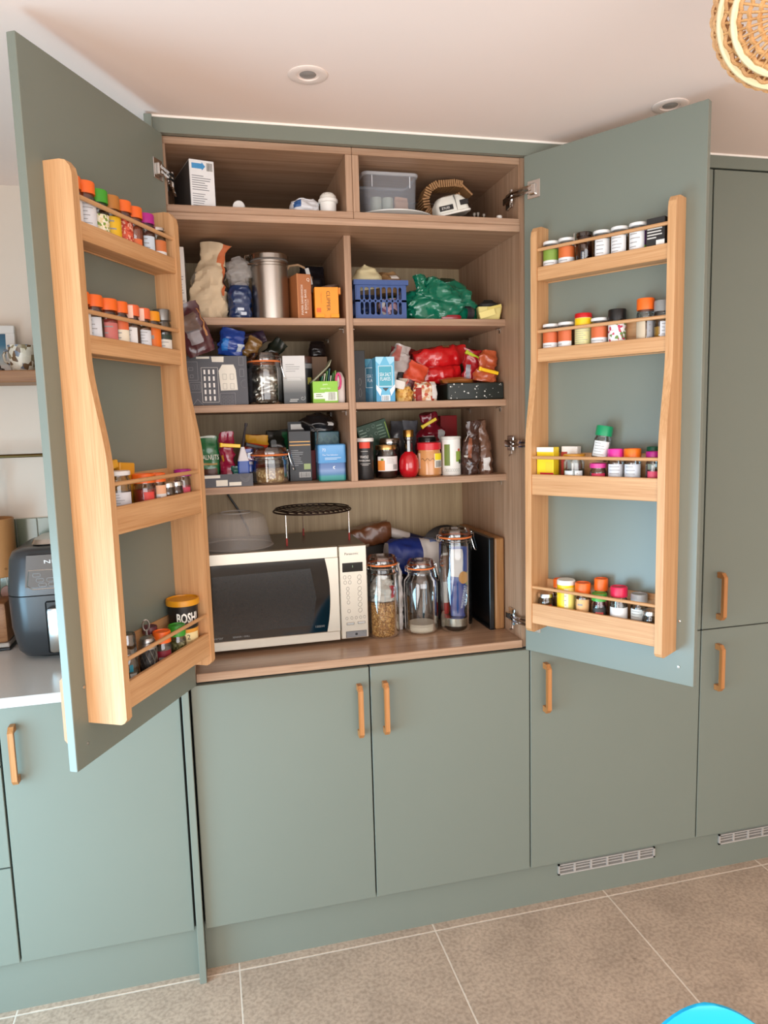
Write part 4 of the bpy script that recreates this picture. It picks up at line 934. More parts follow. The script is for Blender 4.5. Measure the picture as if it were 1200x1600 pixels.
bag('dark_green_packet', 'dark green leafy packet at the back above the clip jar', 'packet', (-.29, .30, S2 + .09), (rad(0), rad(48), 0), pillow(.022, .02), .15, FOIL('#16221a'), crumple=.012, seed=44)
bag('purple_packet', 'long dark purple packet lying under the upper shelf', 'packet', (-.37, .25, S2 + .172), (0, rad(78), 0), pillow(.018, .03), .14, FOIL('#2e1f35'), crumple=.008, seed=45)
t = kilner('clip-top glass jar holding a crinkled silver bag, middle left shelf', (-.2425, .195, S2), .100, .150, neck=.9, shoulder=.1, clipdir=rad(-30))
bag('silver_bag', 'crinkled silver bag inside the middle shelf clip-top jar', 'bag', (-.2425, .195, S2 + .006), (0, 0, 0), [(0, .03, .03), (.2, .038, .036), (.7, .038, .036), (1, .026, .02)], .098, METAL('#bdbab5', .28), crumple=.016, seed=46, freq=34, m=34, n=48)
t = carton('tea_carton', 'pale to dark grey graduated carton beside the clip-top jar', 'box', (-.161, .158, S2), rad(-4), .064, .09, .137, GRAD([(0, '#3f4345'), (.03, '#4c5052'), (.065, '#a5a7a4'), (.08, '#c9cac8'), (.137, '#d2d3d2')]), lines(-.024, .02, .09, .115, 4, '#9d9f9f') + lines(-.02, .026, .066, .074, 2, '#d6d8d6', 5))
mk('spiral_mark', G().tube([(.022 + (.001 + .0007 * q) * math.cos(q * .7), -.0005, .016 + (.001 + .0007 * q) * math.sin(q * .7)) for q in range(11)], .0005, 4), P('#cfd2cf', .5), t)
mk('printed_text', G().box(-.016, .006, -.0004, -.0001, .006, .009).box(-.014, .01, -.0004, -.0001, .011, .0135), P('#b9bcb9', .5), t, smooth=0)
t = spice('dark jar with yellow sticker behind the graduated carton', None, (-.112, .285, S2), 0, .046, .145, '#5a3a30', lidh=.02, style='plain', fill=('#1f2224', .9), body='#23282a', lab=[(.42, .56, 10, 45, '#d8d66a'), (.75, .85, -60, 60, '#8d8f90')], name='glass_jar', cat='jar')
carton('brown_box', 'tall plain brown carton at the back of the middle left shelf', 'box', (-.055, .36, S2), 0, .052, .07, .152, '#8b6a4c')
bag('dark_pouch', 'dark pouch on top of the brown carton, middle left shelf', 'pouch', (-.055, .395, S2 + .1525), (0, 0, 0), pillow(.026, .024), .05, FOIL('#221a1a'), crumple=.006, seed=47)
t = thing('tea_box', 'bright green open tea box on the middle left shelf', 'box', (-.075, .137, S2), (0, 0, rad(-3)))
GB = P('#83b62f', .5)
mk('carton_front', G().box(-.036, .036, 0, .0012, 0, .062), GB, t, smooth=0); mk('carton_rear', G().box(-.036, .036, .085, .0862, 0, .062), GB, t, smooth=0)
for s in (-1, 1): mk('carton_side', G().box(s * .036 - .0006, s * .036 + .0006, .0012, .085, 0, .062), P('#5f8a25', .5), t, smooth=0)
mk('carton_base', G().box(-.035, .035, .001, .085, 0, .0012), GB, t, smooth=0)
mk('printed_label', G().box(-.034, -.002, -.0004, 0, .012, .029).box(-.002, .034, -.0004, 0, .006, .031), P('#e8ece0', .5), t, smooth=0)
mk('printed_panel', G().box(-.036, .036, -.0003, 0, .031, .062), P('#8cc63c', .5), t, smooth=0)
mk('lettering', G().text('pure', .005, None, Tr(0, -.0004, .052)).text('GREEN TEA', .004, None, Tr(0, -.0004, .041)), P('#eef4dc', .5), t, smooth=0)
mk('printed_text', G().box(-.028, -.008, -.0007, -.0004, .018, .020).box(-.028, -.012, -.0007, -.0004, .023, .025), P('#4c7a2c', .5), t, smooth=0)
g = G(); rnd = random.Random(9); x = .008
while x < .028: g.box(x, x + .0008, -.0007, -.0004, .008, .030); x += rnd.choice((.0016, .0022))
mk('barcode', g, P('#555a50', .5), t, smooth=0)
TB = ['#2f6f55', '#cfcab4', '#5b8f46', '#2c5f6a', '#d8d2bd', '#3f7a3a', '#7aa14b']
for k in range(7):
    x = -.095 + .0075 * k; ht = .078 + .007 * (k * 37 % 4)
    mk('tea_sachet', G().box(-.0011, .0011, -.0, .058, 0, ht, 0), P(TB[k], .5), None, (x, .152, S2 + .0018), (0, rad(12 - k), 0), smooth=0, label=['leftmost', 'second', 'third', 'fourth', 'fifth', 'sixth', 'rightmost'][k] + ' upright tea sachet from left in the green box', cat='sachet', group='tea sachets in green box')
mk('tea_sachet', G().prism([(0, 0), (.052, .046), (.064, .066), (.058, .048), (.004, -.003)], 0, .05, 'y'), P('#9a9b7e', .55), None, (-.112, .17, S2 + .061), smooth=0, label='grey-green sachet lying diagonally across the green tea box', cat='sachet')
t = thing('white_bottle', 'white plastic bottle with pink grip beside the partition, middle left shelf', 'bottle', (-.0285, .172, S2))
mk('body', loft(G(), [rr_ring(.0135, .022, .006, 0), rr_ring(.0145, .024, .007, .01), rr_ring(.0145, .024, .007, .07), rr_ring(.009, .015, .006, .086), rr_ring(.006, .008, .004, .09)]), P('#cfc2ba', .35), t)
mk('pink_grip', G().tube([(-.013, -.025 + .0, .048 + .024 * math.sin(a)) if False else (-.006 + .007 * math.cos(a), -.026, .062 + .022 * math.sin(a)) for a in [2 * PI * q / 20 for q in range(20)]], .003, 7, True), P('#d42a72', .35), t)

# ================================================================== middle right shelf
t = carton('black_box', 'glossy black carton against the partition, middle right shelf', 'box', (.0345, .168, S2), rad(-2), .034, .15, .152, P('#131314', .5))
mk('printed_ring', G().tube([(.004 * math.cos(a), -.0005, .028 + .012 * math.sin(a)) for a in [2 * PI * q / 16 for q in range(16)]], .0006, 4, True).tube([(.004 * math.cos(a), -.0005, .060 + .010 * math.sin(a)) for a in [2 * PI * q / 16 for q in range(16)]], .0006, 4, True), P('#8d8d8c', .4), t)
def salt(label, loc, rz, k):
    t = carton('salt_carton', label, 'box', loc, rz, .056, .06, .130, P(['#2f7fa0', '#5fb4d8'][k], .4), (), [('SEA SALT', .010, .034, 0, .079, 0, '#eef6fa'), ('FLAKES', .010, .030, 0, .066, 0, '#eef6fa')], group='sea salt cartons')  # first of each colour pair: same carton with shade put into its colours
    mk('printed_facet', G().prism([(-.028, .13), (-.028, .118), (-.016, .106), (-.003, .13)], -.0004, -.0001, 'y'), P(['#57a3bf', '#9ed4ec'][k], .4), t, smooth=0)
    mk('printed_facet', G().prism([(.002, .13), (.014, .106), (.028, .118), (.028, .13)], -.0004, -.0001, 'y'), P(['#57a3bf', '#9ed4ec'][k], .4), t, smooth=0)
    mk('printed_facet', G().prism([(-.028, 0), (-.028, .042), (-.012, .026), (-.012, 0)], -.0004, -.0001, 'y'), P(['#246b8c', '#3f97c4'][k], .4), t, smooth=0)
    mk('printed_facet', G().prism([(.012, 0), (.012, .026), (.028, .042), (.028, 0)], -.0004, -.0001, 'y'), P(['#246b8c', '#3f97c4'][k], .4), t, smooth=0)
    mk('printed_frame', outline(G(), -.021, .021, .044, .104, .0014), P('#e6f2f6', .4), t, smooth=0)
    mk('printed_panel', G().box(-.0195, .0195, -.0003, -.0001, .0455, .1025), P(['#1f6f8a', '#3aa0b8'][k], .4), t, smooth=0)
    if k == 1:
        mk('mountain_print', G().prism([(-.028, .05), (-.012, .034), (-.016, .016), (-.028, .036)], -.0006, -.0002, 'y').prism([(.028, .05), (.012, .034), (.016, .016), (.028, .036)], -.0006, -.0002, 'y').box(-.013, .013, -.0007, -.0002, .002, .019), P('#e2eef4', .4), t, smooth=0)
        mk('peak_print', G().prism([(-.010, .040), (.010, .040), (.0, .030)], -.0008, -.0004, 'y'), P('#2b3238', .4), t, smooth=0)
        g = G(); x = -.011
        rnd = random.Random(5)
        while x < .011: g.box(x, x + .0009, -.0009, -.0006, .003, .017); x += rnd.choice((.0018, .0026))
        mk('barcode', g, P('#3d4850', .5), t, smooth=0)
    else:
        mk('red_badge', G().prism([(.004, .110), (.012, .108), (.020, .112), (.02, .124), (.010, .127), (.003, .122)], -.0009, -.0004, 'y'), P('#c0213f', .4), t, smooth=0)
salt('turned blue sea salt carton with shade in its colours, behind the light blue one', (.0795, .196, S2), rad(-22), 0)
salt('light blue sea salt flakes carton at front of middle right shelf', (.1035, .131, S2), rad(-3), 1)
bag('pasta_bag', 'small clear bag of golden pasta on the middle right shelf', 'bag', (.168, .170, S2), (0, 0, 0), [(0, .022, .022), (.3, .028, .026), (.62, .022, .02), (.75, .006, .006), (1, .014, .01)], .066, SPECK(('#c08a3a', '#d6a452', '#a8752c', '#e0b86e'), 130, .5, .6), [('clear_neck', FROST('#cfc6bb', .6), .66, 1., 0, 359)], crumple=.006, seed=51)
bag('patterned_packet', 'cream packet with red diamond pattern on the middle right shelf', 'packet', (.232, .158, S2), (0, 0, 0), [(0, .034, .022), (.3, .036, .024), (.8, .034, .018), (1, .032, .004)], .056, SPECK(('#d9c9b4', '#e2d6c4', '#d4c0a6', '#b0472e', '#c98f66'), 130, .5, .05), [('red_panel', P('#8e1f1c', .4), .0, .7, 300, 335), ('white_panel', P('#dedad6', .4), .1, .95, 25, 60)], crumple=.004, seed=52)
t = thing('star_tin', 'dark green tin with white star dots on the middle right shelf', 'tin', (.3885, .137, S2))
mk('tin_body', G().box(-.0915, .0915, 0, .13, 0, .052, .003), P('#161f1a', .4), t, smooth=30)
rnd = random.Random(12); g = G()
for k in range(34):
    x, z = rnd.uniform(-.086, .086), rnd.uniform(.005, .048); r = rnd.choice((.0008, .001, .0012, .0022))
    g.prism([(x + r * math.cos(2 * PI * q / 8), z + r * math.sin(2 * PI * q / 8)) for q in range(8)], -.0004, -.0001, 'y')
mk('star_dots', g, P('#e2e2dc', .4), t, smooth=0)
RED = FOIL('#c8181c', .22)
bag('noodle_packet', 'upper bright red crinkled noodle packet on the middle right shelf', 'packet', (.232, .275, S2 + .125), (rad(-6), rad(82), rad(-8)), pillow(.034, .026), .175, RED, [('beige_stripe', P('#b9814f', .4), .56, .68, 250, 300)] , crumple=.010, seed=53, freq=26, group='red noodle packets')
bag('noodle_packet', 'lower bright red noodle packet beneath the crinkled upper one', 'packet', (.232, .255, S2 + .072), (0, rad(84), rad(-4)), pillow(.026, .026), .150, RED, crumple=.010, seed=54, freq=26, group='red noodle packets')
bag('dark_red_packet', 'dark red packet at the back of the middle right shelf', 'packet', (.195, .36, S2 + .03), (0, rad(12), 0), pillow(.05, .03), .150, FOIL('#7a1014'), crumple=.01, seed=55)
bag('foil_lined_packet', 'open foil-lined packet with pinkish edge above the salt cartons', 'packet', (.156, .235, S2 + .04), (0, rad(14), rad(10)), [(0, .03, .02), (.4, .034, .024), (.75, .030, .016), (.9, .018, .01), (1, .022, .012)], .135, FOIL('#b9b1ad', .3), [('pink_face', P('#b0665c', .4), .6, .98, 300, 350), ('black_panel', P('#1b1a1a', .5), .12, .4, 350, 400)], crumple=.012, seed=56, freq=30)
bag('orange_window_packet', 'orange-red packet with clear window in front of noodle packets', 'packet', (.195, .205, S2 + .03), (rad(-4), rad(26), 0), pillow(.034, .018), .090, FOIL('#cf4a2c', .3), [('dark_window', P('#5e1218', .35), .05, .4, 345, 400), ('pale_edge', P('#caa99a', .4), .05, .95, 50, 62)], crumple=.007, seed=57)
bag('paper_label', 'white paper label flap beside the light blue salt carton', 'packet', (.148, .148, S2 + .038), (0, rad(14), 0), [(0, .016, .002), (.5, .018, .003), (1, .016, .002)], .024, P('#dcd8d2', .6), crumple=.001, seed=58, n=24, m=6)
bag('clipped_red_packet', 'red packet held by green clip at right of middle shelf', 'packet', (.398, .215, S2 + .054), (0, rad(6), 0), pillow(.026, .016, neck=.02), .105, FOIL('#a3161f', .25), [('silver_panel', P('#8f8d96', .3), .05, .55, 318, 350)], crumple=.008, seed=59)
clip('yellow-green bag clip on the red packet', (.407, .205, S2 + .138), (0, rad(28), 0), .052, '#b5c22c')
bag('clipped_orange_packet', 'orange-brown packet held by yellow clip at right of middle shelf', 'packet', (.431, .175, S2 + .054), (0, rad(10), 0), [(0, .032, .022), (.3, .034, .022), (.5, .026, .008), (.75, .028, .014), (1, .018, .006)], .096, FOIL('#b4532c', .3), crumple=.012, seed=60, freq=34)
clip('bright yellow bag clip on the orange-brown packet', (.436, .148, S2 + .086), (0, rad(14), 0), .062, '#f2c21a')
bag('flat_brown_packet', 'flat orange-brown packet lying on the dotted tin', 'packet', (.352, .205, S2 + .0535), (0, 0, 0), [(0, .05, .03), (.5, .052, .034), (1, .03, .02)], .018, FOIL('#a5622a', .4), crumple=.006, seed=61, n=30, m=8)

# ================================================================== lower left shelf
t = thing('printed_tray_box', 'shallow dark grey tray box with white printed houses, lower left shelf', 'box', (-.386, .128, S3))
TG = P('#4f5056', .55)
mk('tray_front', G().box(-.091, .091, 0, .0025, 0, .036), TG, t, smooth=0); mk('tray_rear', G().box(-.091, .091, .1275, .13, 0, .036), TG, t, smooth=0)
for s in (-1, 1): mk('tray_side', G().box(s * .0898 - .0012, s * .0898 + .0012, .0025, .1275, 0, .036), TG, t, smooth=0)
mk('tray_base', G().box(-.088, .088, .0025, .1275, 0, .002), TG, t, smooth=0)
mk('printed_house', G().box(-.012, .020, -.0005, -.0001, .003, .020).box(.024, .058, -.0005, -.0001, .003, .013).box(-.06, .0, -.0005, -.0001, .026, .034), CRM, t, smooth=0)
g = G()
for k in range(4): g.tube([(.055 + .03 * q / 8, -.0003, .033 - k * .003 - .012 * math.sin(PI * q / 8)) for q in range(9)], .0004, 4)
mk('line_drawing', g, GRY, t, smooth=0)
def tall(name, label, x, y, w, d, h, mat, patches=(), seed=1, z=S3 + .0024, **kw):
    return bag(name, label, 'packet', (x, y, z), kw.pop('rot', (0, 0, 0)), kw.pop('prof', pillow(w, d)), h, mat, patches, crumple=kw.pop('crumple', .006), seed=seed, **kw)
tall('striped_packet', 'pale striped packet at left end of the grey tray box', -.458, .19, .012, .04, .148, SPECK(('#c9c4b8', '#8f8d84', '#d6d2c6', '#77766e'), 120, .5, .05), seed=71)
t = tall('walnut_packet', 'green walnut packet standing in the grey tray box', -.415, .185, .029, .020, .142, FOIL('#1f6a3c', .3), [('gold_stripe', P('#a88a4a', .4), .42, .46, 315, 405), ('brown_window', P('#5a3524', .4), .02, .36, 315, 405), ('white_top', P('#c6d2ca', .4), .95, 1., 320, 400)], seed=72)
mk('lettering', G().text('WALNUTS', .014, .058, Tr(0, -.023, .082)), P('#e6e8da', .5), t, smooth=0)
tall('crimson_packet', 'glossy crimson packet with yellow clip in the grey tray box', -.362, .178, .021, .018, .150, FOIL('#8c1238', .2), [('gold_badge', P('#c98a2c', .4), .48, .56, 325, 345), ('pale_window', P('#b9a99c', .4), .0, .14, 330, 380)], seed=73, crumple=.008)
clip('yellow lettered bag clip on the crimson packet', (-.352, .150, S3 + .116), (0, rad(5), 0), .056, '#f2c81c')
t = thing('dropper_bottle', 'blue and white bottle with thin black spout in the grey tray box', 'bottle', (-.318, .165, S3 + .0024))
mk('body', loft(G(), [rr_ring(.016, .014, .005, 0), rr_ring(.017, .015, .005, .05), rr_ring(.016, .014, .005, .068)]), P('#1e479c', .3), t)
mk('white_shoulder', loft(G(), [rr_ring(.016, .014, .005, .068), rr_ring(.007, .007, .004, .102), rr_ring(.005, .005, .003, .108)]), P('#d8d6da', .4), t)
mk('spout', G().tube([(0, 0, .104), (.004, 0, .13), (.012, 0, .168)], [.004, .0035, .003], 8).lathe([(0, 0), (.0045, 0), (.0045, .01), (0, .01)], 10, Tr(.012, 0, .166) @ Ro(rad(12), 'Y')), P('#231f26', .4), t)
tall('blue_striped_packet', 'blue packet with pink and white stripes in the grey tray box', -.300, .205, .016, .016, .100, FOIL('#2a4fae', .3), [('white_stripe', P('#d9d4de', .4), .55, .62, 320, 410), ('pink_stripe', P('#d28aa0', .4), .66, .74, 320, 410), ('white_stripe', P('#d9d4de', .4), .8, .88, 320, 410)], seed=75)
bag('red_orange_packet', 'red and orange packet with black clip behind the oat jar', 'packet', (-.282, .305, S3), (0, rad(6), 0), pillow(.036, .024), .142, FOIL('#c23a1c', .3), [('yellow_top', P('#cf9a2c', .4), .8, 1., 0, 359)], crumple=.01, seed=76)
clip('black bag clip on the red and orange packet', (-.276, .272, S3 + .108), (0, rad(14), 0), .055, '#1d1c20')
tall('green_small_packet', 'small teal-green packet low in the grey tray box', -.342, .160, .010, .01, .055, FOIL('#1f5a50'), seed=77)
OATS = SPECK(('#b08a5c', '#8f6a42', '#c9a878', '#a07a50', '#d6bb90'), 150, .8, .7)
kilner('squat clip-top glass jar of oats on the lower left shelf', (-.240, .193, S3), .110, .108, neck=.92, shoulder=.12, contents=(OATS, .52), clipdir=rad(12), lidh=.018)
t = carton('dark_carton', 'charcoal carton with gold stripes and open flap, lower left shelf', 'box', (-.146, .215, S3), rad(-4), .066, .07, .150, P('#34383c', .5), [(-.031, .031, .107, .110, '#d9a860'), (-.031, .031, .117, .120, '#d9a860'), (.010, .030, .035, .052, '#9cae74')] + lines(-.028, .012, .045, .095, 9, '#8f9498'))
bx, bars = barcode(-.004, .028, .012, .026)
mk('barcode_panel', G().box(-.005, .029, -.0004, -.0001, .011, .027), P('#dcdcd8', .5), t, smooth=0); add_bars(t, bars, .012, .026)
mk('flap', G().box(-.031, .031, -.0008, .0008, 0, .03, 0, Tr(0, .068, .149) @ Ro(rad(-8), 'X')), P('#2a2d30', .5), t, smooth=0)
mk('flap_sticker', G().box(-.022, .018, -.0014, -.0009, .006, .022, 0, Tr(0, .068, .149) @ Ro(rad(-8), 'X')), P('#cfcdc8', .5), t, smooth=0)
bag('black_pouch', 'black and green foil pouch behind the oat jar', 'pouch', (-.185, .335, S3), (0, rad(-4), 0), pillow(.045, .03), .15, FOIL('#141a16', .3), [('green_panel', P('#155a34', .3), .55, .95, 10, 60), ('silver_panel', P('#7c8284', .3), .6, .85, 330, 350)], crumple=.012, seed=78)
carton('red_box', 'narrow dark red box behind the blue tin', 'box', (-.104, .262, S3), 0, .022, .1, .09, '#7c1218')
t = thing('biscuit_tin', 'light blue square tin with teal landscape base, lower left shelf', 'tin', (-.056, .200, S3), (0, 0, rad(-3)))
def rrx(w, d, r, z): return rr_ring(w, d, r, z)
mk('tin_base', loft(G(), [rrx(.039, .036, .008, 0), rrx(.0405, .0375, .008, .002), rrx(.0405, .0375, .008, .054)]), GRAD([(0, '#2a8f86'), (.014, '#3a9a98'), (.02, '#4b7fae'), (.032, '#7f9cc8'), (.04, '#5f7fb4'), (.054, '#4a6fa4')]), t)
mk('tin_lid', loft(G(), [rrx(.0415, .0385, .008, .054), rrx(.042, .039, .008, .055), rrx(.042, .039, .008, .106), rrx(.039, .036, .008, .109)]), P('#5c9fd8', .3), t)
mk('lettering', G().text('72', .008, None, Tr(-.024, -.0394, .093)).text('The Tea Selection', .0045, None, Tr(-.006, -.0394, .078)), P('#e4eef6', .4), t, smooth=0)
mk('printed_text', G().box(-.022, .026, -.0394, -.0391, .068, .0695).box(-.022, .014, -.0394, -.0391, .064, .0653), P('#cfe0f0', .4), t, smooth=0)
mk('moon_print', G().prism([(.006 + .0045 * math.cos(a), .040 + .0045 * math.sin(a)) for a in [rad(60 + 24 * q) for q in range(11)]] + [(.008 + .0035 * math.cos(a), .040 + .0035 * math.sin(a)) for a in [rad(300 - 24 * q) for q in range(11)]], -.0379, -.0376, 'y'), P('#eef2f6', .4), t, smooth=0)
t = thing('patterned_tin', 'teal patterned tin behind the light blue tin', 'tin', (-.055, .295, S3))
mk('tin_body', G().box(-.038, .038, -.035, .035, 0, .146, .002), P('#2d5a66', .35), t, smooth=0)
g = G()
for i in range(3):
    for j in range(4):
        cx, cz = -.024 + i * .024, .02 + j * .034
        for r in (.011, .0065): g.tube([(cx + r * c, -.0353, cz + r * 1.3 * s) for c, s in ((1, 0), (0, 1), (-1, 0), (0, -1))], .0008, 4, True)
mk('diamond_print', g, P('#9fc0b8', .4), t)
bag('black_bag', 'crumpled black bag on top of the patterned tin', 'bag', (-.076, .31, S3 + .147), (0, 0, 0), [(0, .05, .04), (.4, .055, .045), (.8, .035, .03), (1, .01, .01)], .056, FOIL('#151417', .3), [('white_tag', P('#d8d6d2', .5), .3, .55, 15, 45)], crumple=.012, seed=79)
mk('cable_loop', G().tube([(-.13, .27, S3 + .18), (-.10, .255, S3 + .165), (-.085, .25, S3 + .145), (-.088, .245, S3 + .12), (-.096, .245, S3 + .09)], .0022, 7), P('#4a4744', .5), None, label='thin dark cable hanging beside the charcoal carton', cat='cable')

# ================================================================== lower right shelf
t = thing('peppercorn_tube', 'black tube with white lid and red dot at left of lower right shelf', 'tube', (.044, .180, S3))
mk('body', G().lathe([(0, 0), (.027, 0), (.0275, .001), (.0275, .114), (0, .114)], 36), P('#232324', .4), t)
mk('lid', G().lathe([(.0275, .113), (.0288, .114), (.0288, .122), (.0275, .124), (0, .123)], 36), P('#e6e4e0', .35), t)
mk('red_dot', G().lathe([(.0279, .094), (.0279, .112)], 12, None, rad(-45), rad(25), False), P('#d8422c', .5), t)
mk('lettering', G().text('WHOLE', .0085, .026, Tr(0, 0, .068) @ Ro(rad(-14), 'Z'), bend=.0279).text('PEPPERCORNS', .005, .036, Tr(0, 0, .057) @ Ro(rad(-14), 'Z'), bend=.0279), P('#eceae6', .5), t, smooth=0)
mk('printed_text', G().lathe([(.0279, .084), (.0279, .0855)], 8, None, rad(-35), rad(10), False).lathe([(.0279, .047), (.0279, .0485)], 8, None, rad(-40), rad(25), False).lathe([(.0279, .043), (.0279, .0445)], 8, None, rad(-30), rad(12), False), P('#b9b6b2', .5), t)
t = carton('green_carton', 'dark green carton leaning behind the black peppercorn tube', 'box', (.143, .327, S3 + .0145), 0, .10, .03, .16, '#1d4a30', lines(-.045, -.02, .12, .15, 3, '#9fb8a6') + lines(.015, .04, .1, .15, 5, '#7fa08a', 5) + [(.044, .047, .09, .15, '#8fae3a')], rot=(0, rad(-16), 0))
g = G()
for (x, z) in ((-.015, .142), (.005, .147), (-.012, .118), (.008, .122)): g.tube([(x + .005 * math.cos(a), -.0005, z + .005 * math.sin(a)) for a in [2 * PI * q / 12 for q in range(12)]], .0005, 4, True)
mk('printed_icon', g, P('#b9cbbd', .5), t)
tall('grey_pouch', 'grey zip pouch at the back of the lower right shelf', .205, .435, .024, .026, .172, FOIL('#4a4a4e', .35), z=S3, seed=81, rot=(0, rad(4), 0))
tall('grey_pouch', 'lighter grey zip pouch with vertical creases behind the red bottle', .262, .435, .028, .025, .174, FOIL('#6a6a70', .3), z=S3, seed=82)
def tin_jar(label, loc, d, h, glassm, contents, lidm, lidh, name='glass_jar'):
    t = thing(name, label, 'jar', loc); r = d / 2
    mk('glass_body', G().lathe([(0, .001), (r * .9, 0), (r, .005), (r, h - lidh - .014), (r * .9, h - lidh - .005), (r * .9, h - lidh)], 36, cap=False), glassm, t)
    mk('contents', G().lathe([(0, .003), (r * .88, .003), (r * .95, .007), (r * .95, h - lidh - .018), (0, h - lidh - .016)], 30), contents, t)
    mk('lid', G().lathe([(r * .95, h - lidh), (r * .98, h - lidh + .001), (r * .98, h - .002), (r * .94, h), (r * .8, h), (r * .78, h - .0015), (0, h - .0015)], 36), lidm, t)
    return t
t = tin_jar('jam jar with gold lid and orange fruit label, lower right shelf', (.116, .197, S3), .068, .100, CLEAR, P('#2a0f0c', .3), METAL('#c9a46a', .25), .014)
mk('label', shell(G(), .0345, .022, .066, -62, 62, 20), P('#dfdcda', .5), t)
mk('fruit_print', shell(G(), .0348, .024, .054, -62, -22, 10), P('#d98432', .5), t)
mk('leaf_print', shell(G(), .0349, .054, .060, -42, -28, 6), P('#5f8a3a', .5), t)
g = G()
for k in range(9): shell(g, .0349, .026, .042, 22 + k * 3.6, 23.4 + k * 3.6, 2)
mk('barcode', g, P('#3a3a3a', .5), t)
mk('printed_text', print_lines(G(), .0349, .044, .062, -12, 40, 5, 3), P('#8d8a88', .5), t)
tin_jar('jar with domed silver lid behind the jam jar', (.148, .285, S3), .07, .118, CLEAR, P('#3a3430', .5), METAL('#b5b3af', .22), .016)
t = thing('red_bottle', 'round red syrup bottle with black neck and gold cap, lower right shelf', 'bottle', (.185, .187, S3))
mk('body', G().lathe([(0, 0), (.02, 0), (.0245, .004), (.030, .018), (.0318, .034), (.030, .052), (.0245, .066), (.016, .074), (.0125, .078)], 40), P('#b80f1e', .12, 0, .03, 20, 0, .6, .6), t)
mk('neck', G().lathe([(.0125, .077), (.0125, .112), (.0145, .114), (.0145, .122), (0, .122)], 30), GLASS('#5c5a58', .2, .5), t)
mk('cap', G().lathe([(.0145, .122), (.0165, .123), (.0165, .141), (.015, .144), (0, .144)], 30), METAL('#b08a4a', .25), t)
t = tin_jar('peanut butter jar with red lid and barcode label, lower right shelf', (.253, .195, S3), .076, .103, P('#c98f58', .25, 0, .04, 20, 0, .5, .5), P('#c98f58', .5), P('#c8202c', .35), .022, 'peanut_butter_jar')
mk('label', shell(G(), .0386, .026, .070, 8, 58, 16), P('#e8e6dc', .5), t)
mk('yellow_print', shell(G(), .0389, .050, .070, 10, 56, 14), P('#f0dc2c', .5), t)
mk('label', shell(G(), .0386, .024, .072, -75, -62, 6), P('#d9c6b6', .5), t)
g = G()
for k in range(11): shell(g, .0390, .028, .047, 14 + k * 3.4, 15.6 + k * 3.4, 2)
mk('barcode', g, P('#2c2c2c', .5), t)
mk('script_line', G().tube([(.0386 * math.sin(a), -.0386 * math.cos(a), .052 + .004 * math.sin(q * 1.3)) for q in range(14) for a in [rad(-55 + q * 5)]], .0006, 4), P('#4a2c1c', .5), t)
tin_jar('jar with black lid behind the peanut butter', (.276, .287, S3), .06, .118, CLEAR, P('#3a2c24', .5), P('#1c1a1a', .3), .014)
t = thing('white_food_tin', 'tall white tin with green print beside the peanut butter', 'tin', (.3235, .191, S3))
mk('body', G().lathe([(0, 0), (.030, 0), (.0305, .001), (.0305, .004), (.0300, .006), (.0300, .112)], 40), P('#e2e2dc', .35), t)
mk('rim', G().lathe([(.030, .111), (.0315, .112), (.0315, .119), (.030, .120), (.028, .117), (0, .117)], 40), P('#cfcfc8', .3), t)
mk('green_panel', shell(G(), .0303, .030, .096, -62, -25, 10), P('#6a7c34', .5), t)
mk('green_leaf_print', shell(G(), .0304, .042, .074, 12, 55, 12), P('#8aa548', .5), t)
mk('dark_leaf_print', shell(G(), .0306, .036, .048, 32, 56, 8), P('#34481c', .5), t)
mk('fruit_print', shell(G(), .0306, .074, .082, 25, 44, 6), P('#c05a3a', .5), t)
g = G()
for k in range(8): g.tube([(.0304 * math.sin(a), -.0304 * math.cos(a), .016 + .005 * math.sin(q * .785)) for q in range(9) for a in [rad(-52 + k * 13 + 5 * math.cos(q * .785))]], .0004, 4)
mk('line_drawing', g, P('#9a9a90', .5), t)
bag('crimson_packet', 'crumpled crimson packet with yellow clip behind the peanut butter', 'packet', (.322, .358, S3), (0, rad(-4), 0), [(0, .045, .026), (.4, .05, .03), (.66, .046, .024), (.8, .022, .01), (1, .028, .012)], .196, FOIL('#7c1226', .25), [('grey_label', P('#b9b4b0', .4), .4, .6, 325, 360), ('grey_label', P('#a9a6a4', .4), .45, .7, 15, 40)], crumple=.016, seed=83, freq=26)
clip('yellow bag clip on the crumpled crimson packet', (.300, .338, S3 + .163), (0, rad(-28), 0), .056, '#f4d41c')
carton('red_box', 'red box at the back behind the white tin', 'box', (.40, .43, S3), 0, .06, .06, .186, '#a3161c')
bag('chocolate_bag', 'tall chocolate-brown foil bag with silver edge, lower right shelf', 'bag', (.384, .185, S3), (0, 0, rad(-8)), [(0, .026, .024), (.2, .027, .024), (.55, .023, .016), (.8, .016, .008), (1, .02, .006)], .165, FOIL('#3e241c', .25), [('silver_edge', P('#c9c4c0', .3), .6, .95, 300, 312), ('copper_sheen', P('#8a5138', .3), .3, .7, 345, 365), ('silver_print', P('#b9b2aa', .4), .30, .34, 310, 335)], crumple=.010, seed=84, freq=30, lean=(.012, .0))
bag('coffee_bag', 'bronze crinkled bag with white label at right of lower shelf', 'bag', (.437, .195, S3), (0, 0, rad(-6)), [(0, .022, .026), (.2, .023, .027), (.5, .021, .022), (.75, .015, .01), (1, .012, .006)], .168, FOIL('#6b4a38', .28), [('white_label', P('#dad8d4', .5), .06, .30, 335, 385)], crumple=.009, seed=85, freq=40, lean=(-.012, 0))
